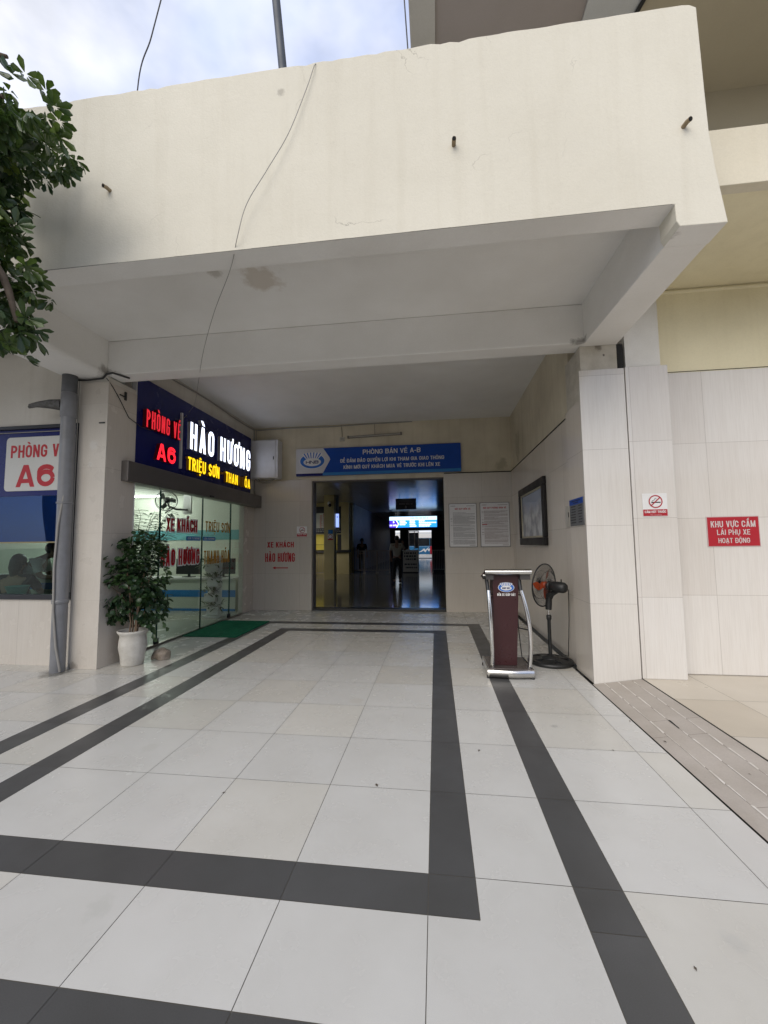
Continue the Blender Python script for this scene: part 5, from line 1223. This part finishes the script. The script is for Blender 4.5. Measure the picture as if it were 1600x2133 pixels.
for k in range(4):
    a_ = math.pi/4+k*math.pi/2; m = MB(); m.tube([(-5.83+.13*math.cos(a_), 3.13+.13*math.sin(a_), .43), (-5.83+.17*math.cos(a_), 3.13+.17*math.sin(a_), .004)], .014, 8); m.build('leg', STEEL2, sb_)
bk = MB(); bk.lathe([(.0, .815), (.09, .815), (.13, .93), (.135, .935), (.125, .93), (.0, .83)], (-5.50, 2.93, 0), 24)
tag(bk.build('bowl', flat('teal_plastic', (.10, .30, .28), .35)), 'small teal plastic bowl on the ledge inside the ticket window', 'bowl')
lg = MB(); lg.box(-8, 2.803, .79, -4.40, 3.02, .814); tag(lg.build('window_ledge', WHITE), 'white ledge board along the inside of the ticket window', 'ledge')

# ------------------------------------------------------------------ the dark hall
HALLFL = surf('polished_hall_floor', (.24, .23, .19), .11, var=.12, scale=.8, fine=.05, spec=.5, tile=dict(axis='z', w=.6, h=.6, amt=.5, tv=.08, col=(.04, .04, .035)))
g = MB(); g.box(-6.6, 7.129, -.15, 2.2, 35.9, .0); kind(g.build('hall_floor', HALLFL), 'structure')
hl = thing('hall_shell', 'dark ticket hall interior with panelled ceiling seen through the doorway', 'hall', (-2, 20, 0))
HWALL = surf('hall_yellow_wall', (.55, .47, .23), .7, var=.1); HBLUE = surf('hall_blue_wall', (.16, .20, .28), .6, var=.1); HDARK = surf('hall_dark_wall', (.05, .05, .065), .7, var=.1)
m = MB(); m.box(-6.7, 9.95, 0, -6.6, 17.6, 1.6); m.box(-6.7, 9.95, 3.3, -6.6, 17.6, 3.6); m.box(-6.7, 9.95, 1.6, -6.6, 10.3, 3.3); m.box(-6.7, 16.8, 1.6, -6.6, 17.6, 3.3); m.box(-6.7, 9.9, 0, -4.0, 9.95, 3.6); m.box(-4.12, 7.14, 0, -4.06, 9.9, 3.6); m.box(-6.7, 18.0, 0, -4.06, 18.399, 3.6); m.box(-6.7, 17.6, 0, -6.6, 18.1, 3.6); m.build('office_wall', HWALL, hl)  # unseen side opening added in this wall to bring daylight onto column and counter
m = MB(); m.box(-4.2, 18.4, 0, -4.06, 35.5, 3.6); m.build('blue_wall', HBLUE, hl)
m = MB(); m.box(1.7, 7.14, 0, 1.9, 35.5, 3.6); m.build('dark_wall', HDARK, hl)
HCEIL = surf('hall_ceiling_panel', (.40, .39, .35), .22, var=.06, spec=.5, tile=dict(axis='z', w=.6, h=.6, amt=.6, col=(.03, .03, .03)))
m = MB(); m.box(-6.7, 7.14, 3.50, 1.9, 35.6, 3.62); m.build('ceiling', HCEIL, hl)
m = MB(); m.box(-6.7, 7.14, 3.63, 1.9, 35.6, 3.8); m.build('roof', GROUT, hl)
m = MB(); YE = 35.5
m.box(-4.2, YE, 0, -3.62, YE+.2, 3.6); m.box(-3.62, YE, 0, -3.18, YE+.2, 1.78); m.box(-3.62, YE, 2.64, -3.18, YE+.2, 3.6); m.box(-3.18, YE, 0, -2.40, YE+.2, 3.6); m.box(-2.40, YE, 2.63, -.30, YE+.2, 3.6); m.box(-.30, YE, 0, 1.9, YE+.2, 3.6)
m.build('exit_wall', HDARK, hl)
m = MB(); m.lathe([(.0, 3.44), (.16, 3.44), (.18, 3.499)], (-2.4, 10.5, 0), 24); m.build('ceiling_dome', flat('dome_white', (.5, .5, .48), .4), hl)
hc = thing('hall_column', 'dull yellow square column in the dark hall with stickers and camera', 'column', (-4.3, 14.8, 0))
m = MB(); m.box(-4.52, 14.5, .001, -4.09, 14.93, 3.499); m.build('shaft', HWALL, hc)
m = MB(); m.box(-4.34, 14.49, 1.88, -4.14, 14.4995, 2.04); m.build('sticker', LBLUE, hc)
m = MB(); m.box(-4.35, 14.49, 1.62, -4.14, 14.4995, 1.85); k = m.build('sticker', WHITE, hc)
m = MB(); m.box(-4.35, 14.485, 1.62, -4.14, 14.4898, 1.68); m.build('red_band', RED, k)
rg = MB(); rg.lathe([(.085, 0), (.085, .003), (.065, .003), (.065, 0)], (-4.245, 14.4895, 1.765), 24, axis=(0, -1, 0)); rg.build('ban_ring', RED, k)
cm = thing('security_camera', 'small dome security camera fixed high on the yellow hall column', 'camera', (-4.25, 14.45, 3.1))
m = MB(); m.ball((-4.27, 14.40, 3.14), .07, .07, .08); m.build('housing', WHITE, cm)
m = MB(); m.ball((-4.24, 14.37, 3.05), .07, .07, .07); m.build('lens_dome', INK, cm)
to = thing('ticket_office', 'yellow lit ticket office counter with dark price boards in the hall', 'ticket office', (-5.4, 17.5, 0))
m = MB(); m.box(-6.6, 17.55, .001, -4.12, 17.9, 1.05); m.build('counter_front', HWALL, to)
m = MB(); m.box(-6.6, 17.42, 1.051, -4.10, 17.95, 1.17); m.build('counter_top', flat('dark_counter_top', (.02, .02, .02), .3), to)
m = MB(); m.box(-4.50, 17.55, 1.171, -4.12, 17.9, 3.499); m.build('office_pier', HWALL, to)
m = MB(); m.box(-6.6, 17.6, 1.93, -4.501, 17.9, 3.499); m.build('fascia_wall', HWALL, to)
OFFICE = emit('lit_office', (.62, .50, .07), .12)
m = MB(); m.box(-6.6, 17.85, 1.171, -4.501, 17.88, 1.929); m.build('lit_window', OFFICE, to)
m = MB(); m.box(-6.6, 17.58, 1.42, -4.501, 17.6, 1.44); m.box(-4.72, 17.58, 1.171, -4.502, 17.62, 1.929); m.build('window_bar', INK, to)
text('lettering', 'QUẦY', (-5.35, 17.84, 1.72), X, .30, .09, RED, to)
for i, (x0, x1) in enumerate(((-6.5, -5.2), (-5.0, -4.52))):
    pbx = thing('price_board', 'dark price board with pale panels over the ticket counter, the wider one' if i == 0 else 'narrow dark price board beside the hall column', 'board', (x0, 17.5, 2))
    m = MB(); m.box(x0, 17.56, 1.98, x1, 17.598, 3.30); m.build('board', INK, pbx)
    m = MB(); m.box(x0+.05, 17.55, 2.24, x1-.05, 17.5595, 2.98 if i == 0 else 2.72); m.build('panel', emit('board_panel', (.30, .30, .24), .06) if i == 0 else MATS['board_panel'], pbx)
    m = MB(); q = random.Random(i+40); 
    for r_ in range(14):
        m.box(x1-.38, 17.545, 2.27+.046*r_, x1-.38+q.uniform(.08, .14), 17.5495, 2.29+.046*r_); m.box(x1-.2, 17.545, 2.27+.046*r_, x1-.2+q.uniform(.06, .12), 17.5495, 2.29+.046*r_)
    m.build('printed_lines', RED, pbx)
    m = MB()
    for zz in (2.06, 2.14):
        xx = x0+.06
        while xx < x1-.1: w_ = q.uniform(.05, .12); m.box(xx, 17.552, zz, xx+w_, 17.5598, zz+.045); xx += w_+.03
    m.build('printed_lines', flat('dim_white_ink', (.25, .25, .23)), pbx)
    if i == 0: text('lettering', '10', (-5.42, 17.548, 2.80), X, .16, .15, RED, pbx)
vs_ = thing('vertical_light_sign', 'small lit blue and white vertical sign beside the hall column', 'sign', (-4.0, 15, 2))
m = MB(); m.box(-4.07, 14.72, 2.16, -3.95, 14.76, 2.72); m.build('face', emit('vertical_sign_face', (.30, .42, .95), .9), vs_)
m = MB(); m.box(-4.065, 14.74, 2.73, -3.955, 14.78, 3.499); m.box(-4.08, 14.7601, 2.14, -3.94, 14.79, 2.73); m.build('housing', HBLUE, vs_)
text('lettering', 'B', (-4.03, 14.718, 2.55), X, .05, .07, LOGOBLUE, vs_)
# lit destination sign
ld = thing('light_box_sign', 'lit blue destination light box hanging at the far end of the hall', 'sign', (-1.3, 24, 2.5))
m = MB(); m.box(-2.86, 24.06, 2.46, .18, 24.3, 3.18); m.build('casing', INK, ld)
m = MB(); m.box(-2.85, 24.03, 2.48, .17, 24.059, 2.93); m.build('blue_face', emit('led_blue', (.02, .22, .80), 1.5), ld)
m = MB(); m.box(-2.85, 24.03, 2.935, .17, 24.059, 3.165); m.build('pale_face', emit('led_pale', (.50, .74, .95), 1.35), ld)
m = MB(); m.prism([(-2.85, 2.47), (-2.43, 2.47), (-2.30, 2.70), (-2.43, 2.925), (-2.85, 2.925)], (0, 24.029, 0), X, Z, -Y, .01); m.build('violet_face', emit('led_violet', (.06, .03, .50), 1.2), ld)
LW = emit('led_white', (.85, .92, 1.), 1.5)
m = MB(); m.prism([(-2.43, 2.47), (-2.38, 2.47), (-2.25, 2.70), (-2.38, 2.925), (-2.43, 2.925), (-2.30, 2.70)], (0, 24.028, 0), X, Z, -Y, .012); m.build('arrow_edge', LW, ld)
text('lettering', 'CỬA RA XE SỐ 2', (-.95, 24.026, 3.02), X, 1.15, .085, LOGOBLUE, ld, align='c')
text('lettering', 'B', (-2.62, 24.017, 2.76), X, .08, .12, LW, ld); text('lettering', 'CÁC TUYẾN', (-2.83, 24.017, 2.56), X, .44, .10, LW, ld, off=.05)
m = MB(); q = random.Random(8)
for x0, ws in ((-2.19, (.36, .44, .36)), (-1.55, (.34, .34, .36, .42)), (-.96, (.36, 1.08, .76, .68))):
    for i, w_ in enumerate(ws):
        xx = x0
        while xx < x0+w_: b_ = q.uniform(.05, .11); m.box(xx, 24.02, 2.845-.108*i, min(xx+b_, x0+w_), 24.0285, 2.905-.108*i); xx += b_+.018
m.build('destination_rows', LW, ld)
m = MB()
for x_ in (-2.4, -.3): m.tube([(x_, 24.18, 3.18), (x_, 24.18, 3.5)], .012, 6)
m.build('hanger', INK, ld)
hg = thing('hanging_sign', 'dark hanging sign marked B under the hall ceiling', 'sign', (-1.15, 15, 2.88))
m = MB(); m.box(-1.57, 15, 2.87, -.71, 15.06, 3.33); m.build('board', flat('dark_navy_board', (.008, .009, .028), .35), hg, bevel=.003)
text('lettering', 'PHÒNG BÁN VÉ', (-1.14, 14.998, 3.07), X, .56, .06, flat('dim_letter', (.3, .3, .34)), hg, align='c'); text('lettering', 'B', (-1.14, 14.998, 2.92), X, .07, .10, flat('dim_letter_b', (.26, .26, .3)), hg, align='c')
m = MB()
for x_ in (-1.4, -.88): m.tube([(x_, 15.03, 3.33), (x_, 15.03, 3.5)], .008, 6)
m.build('hanger', CABLE, hg)
# information booth
ib = thing('information_booth', 'pale booth with black printed lines standing in the hall aisle', 'booth', (-1.2, 18.5, 0))
m = MB(); m.box(-1.57, 18.42, .04, -.80, 19.0, 1.08); m.build('body', surf('booth_cream', (.6, .57, .5), .5, var=.08), ib, bevel=.006)
m = MB(); m.box(-1.55, 18.45, .0, -.82, 18.98, .04); m.build('plinth', INK, ib)
m = MB(); m.box(-1.60, 18.39, 1.081, -.77, 19.03, 1.12); m.build('top', WHITE, ib)
m = MB(); q = random.Random(4)
for zz in (.93, .78, .63, .38, .22):
    xx = -1.52+q.uniform(0, .1)
    while xx < -.90: w_ = q.uniform(.04, .12); m.box(xx, 18.415, zz, min(xx+w_, -.85), 18.4195, zz+.075); xx += w_+q.uniform(.02, .05)
m.build('printed_lines', INK, ib)
m = MB()
for x_ in (-1.28, -1.0, -.80): m.box(x_-.018, 18.85, 1.121, x_+.018, 18.89, 2.05)
m.box(-1.30, 18.85, 2.05, -.78, 18.89, 2.09); m.box(-1.6, 18.85, 1.121, -1.28, 18.89, 1.16)
m.build('sign_rack', STEEL2, ib)
m = MB(); m.box(-1.26, 18.86, 1.4, -1.02, 18.88, 2.0); m.box(-.98, 18.86, 1.2, -.82, 18.88, 2.0); m.build('rack_poster', surf('rack_poster', (.16, .19, .28), .3, var=.5, scale=6), ib)
# queue barriers
def barrier(name='queue_barrier'):
    t = thing(name, '', 'barrier', (0, 0, 0), 'steel queue barriers in the hall')
    m = MB()
    for x_ in (-.29, .29): m.tube([(x_, 0, .0), (x_, 0, 1.12)], .022, 8)
    m.tube([(-.29, 0, 1.10), (.29, 0, 1.10)], .018, 8); m.tube([(-.29, 0, .15), (.29, 0, .15)], .014, 8); m.build('frame', STEEL2, t)
    m = MB()
    for i in range(1, 7): m.tube([(-.29+.083*i, 0, .15), (-.29+.083*i, 0, 1.10)], .009, 6)
    m.build('bars', STEEL2, t)
    m = MB()
    for x_ in (-.29, .29): m.box(x_-.03, -.16, 0.001, x_+.03, .16, .02)
    m.build('feet', STEEL2, t)
    return t
b0 = barrier()
BL = [((-3.78, 18.1, 0), 0, 'steel queue barrier at the foot of the blue hall wall'), ((-3.15, 18.1, 0), 0, 'steel queue barrier second along from the blue hall wall'), ((-2.52, 18.2, 0), .1, 'steel queue barrier on the booth side of the wall row'),
      ((.20, 18.7, 0), 0, 'steel queue barrier just past the booth beside the exit aisle'), ((.83, 18.7, 0), 0, 'steel queue barrier farthest from the booth by the dark wall'),
      ((-5.15, 16.4, 0), .05, 'steel queue barrier in front of the ticket counter')]
for i, (l, rz_, lb) in enumerate(BL):
    if i == 0: o = b0
    else:
        o = b0.copy(); COL.objects.link(o)
        for ch in b0.children:
            c = ch.copy(); COL.objects.link(c); c.parent = o
    o.location = l; o.rotation_euler = (0, 0, rz_); o['label'] = lb
d_ = stand()
person('person in dark clothes standing behind the queue barriers by the blue wall', (-3.75, 19.0, 0), R(200), d_, surf('dark_checked_top', (.05, .04, .04), .85, var=.4, scale=30, world=False), DTROU)
# bus outside the far exit
bs = thing('bus', 'blue and white bus parked outside the far exit of the hall', 'bus', (-.5, 41, -.1))
BUSB = flat('bus_blue', (.03, .16, .33), .3); BUSG = flat('bus_glass', (.015, .018, .022), .08)
m = MB(); m.box(-6.5, 40, .32, 5.5, 42.4, 1.18); m.box(-6.5, 40, 1.95, 5.5, 42.4, 2.5); m.box(-6.49, 40.06, 1.18, 5.49, 42.34, 1.95); m.build('body', [BUSB], bs, bevel=.05)
m = MB(); m.box(-6.48, 39.99, 2.0, 5.48, 39.999, 2.48); m.box(-6.45, 40.05, 2.5, 5.45, 42.35, 2.62); m.build('roof_panel', WHITE, bs)
for i in range(8):
    m = MB(); m.box(-6.3+1.45*i, 39.995, 1.22, -4.93+1.45*i, 40.055, 1.93); m.build('window', BUSG, bs)
m = MB(); m.prism([(-1.72, .55), (-1.4, .70), (-1.1, .95), (-.98, .78), (-.62, 1.08), (-.72, .86), (-.4, .98), (-.62, .60), (-.78, .82), (-1.0, .52), (-1.16, .72), (-1.4, .58)][::-1], (0, 39.995, 0), X, Z, -Y, .004); m.build('swoosh', WHITE, bs)
m = MB(); m.box(-.52, 39.99, .36, 1.2, 39.9995, 1.16); m.build('red_panel', RED, bs)
for x_ in (-4.2, 3.4):
    m = MB(); m.lathe([(.0, -.12), (.28, -.12), (.46, -.10), (.48, .0), (.46, .12), (.0, .14)], (x_, 40.12, .33), 28, axis=(0, -1, 0)); wl = m.build('wheel', BLACKPL, bs)
    m = MB(); m.lathe([(.0, .16), (.2, .15), (.25, .142), (.0, .142)], (x_, 40.12, .33), 24, axis=(0, -1, 0)); m.build('rim', STEEL2, wl)
m = MB(); m.box(-1.5, 39.97, .12, -.9, 40.05, .34); m.build('number_plate', WHITE, bs)

# small litter on the paving
lt = MB(); q = random.Random(77)
for (x_, y_, z_) in ((-.32, .62, 0), (-.5, 4.45, 0), (-.18, 4.5, 0), (.42, 3.35, 0), (1.62, .25, .005), (1.66, 1.35, .008), (1.9, .9, .04), (2.0, .55, .055), (2.02, .5, .058), (1.25, 1.2, 0), (.9, -.3, 0), (.33, 1.1, 0), (-1.2, .45, 0), (1.45, -.1, 0), (1.58, 1.7, 0)):
    s_ = q.uniform(.008, .02); a_ = q.random()*6; u = Vector((math.cos(a_), math.sin(a_), 0)); v = Vector((-math.sin(a_), math.cos(a_), 0)); p = Vector((x_, y_, z_+.003))
    lt.add([p-u*s_, p+v*s_*.5+Z*s_*.2, p+u*s_*1.1, p-v*s_*.45+Z*s_*.15], [(0, 1, 2), (0, 2, 3)], 0)
kind(lt.build('litter', flat('dry_litter', (.09, .07, .05), .8)), 'stuff')
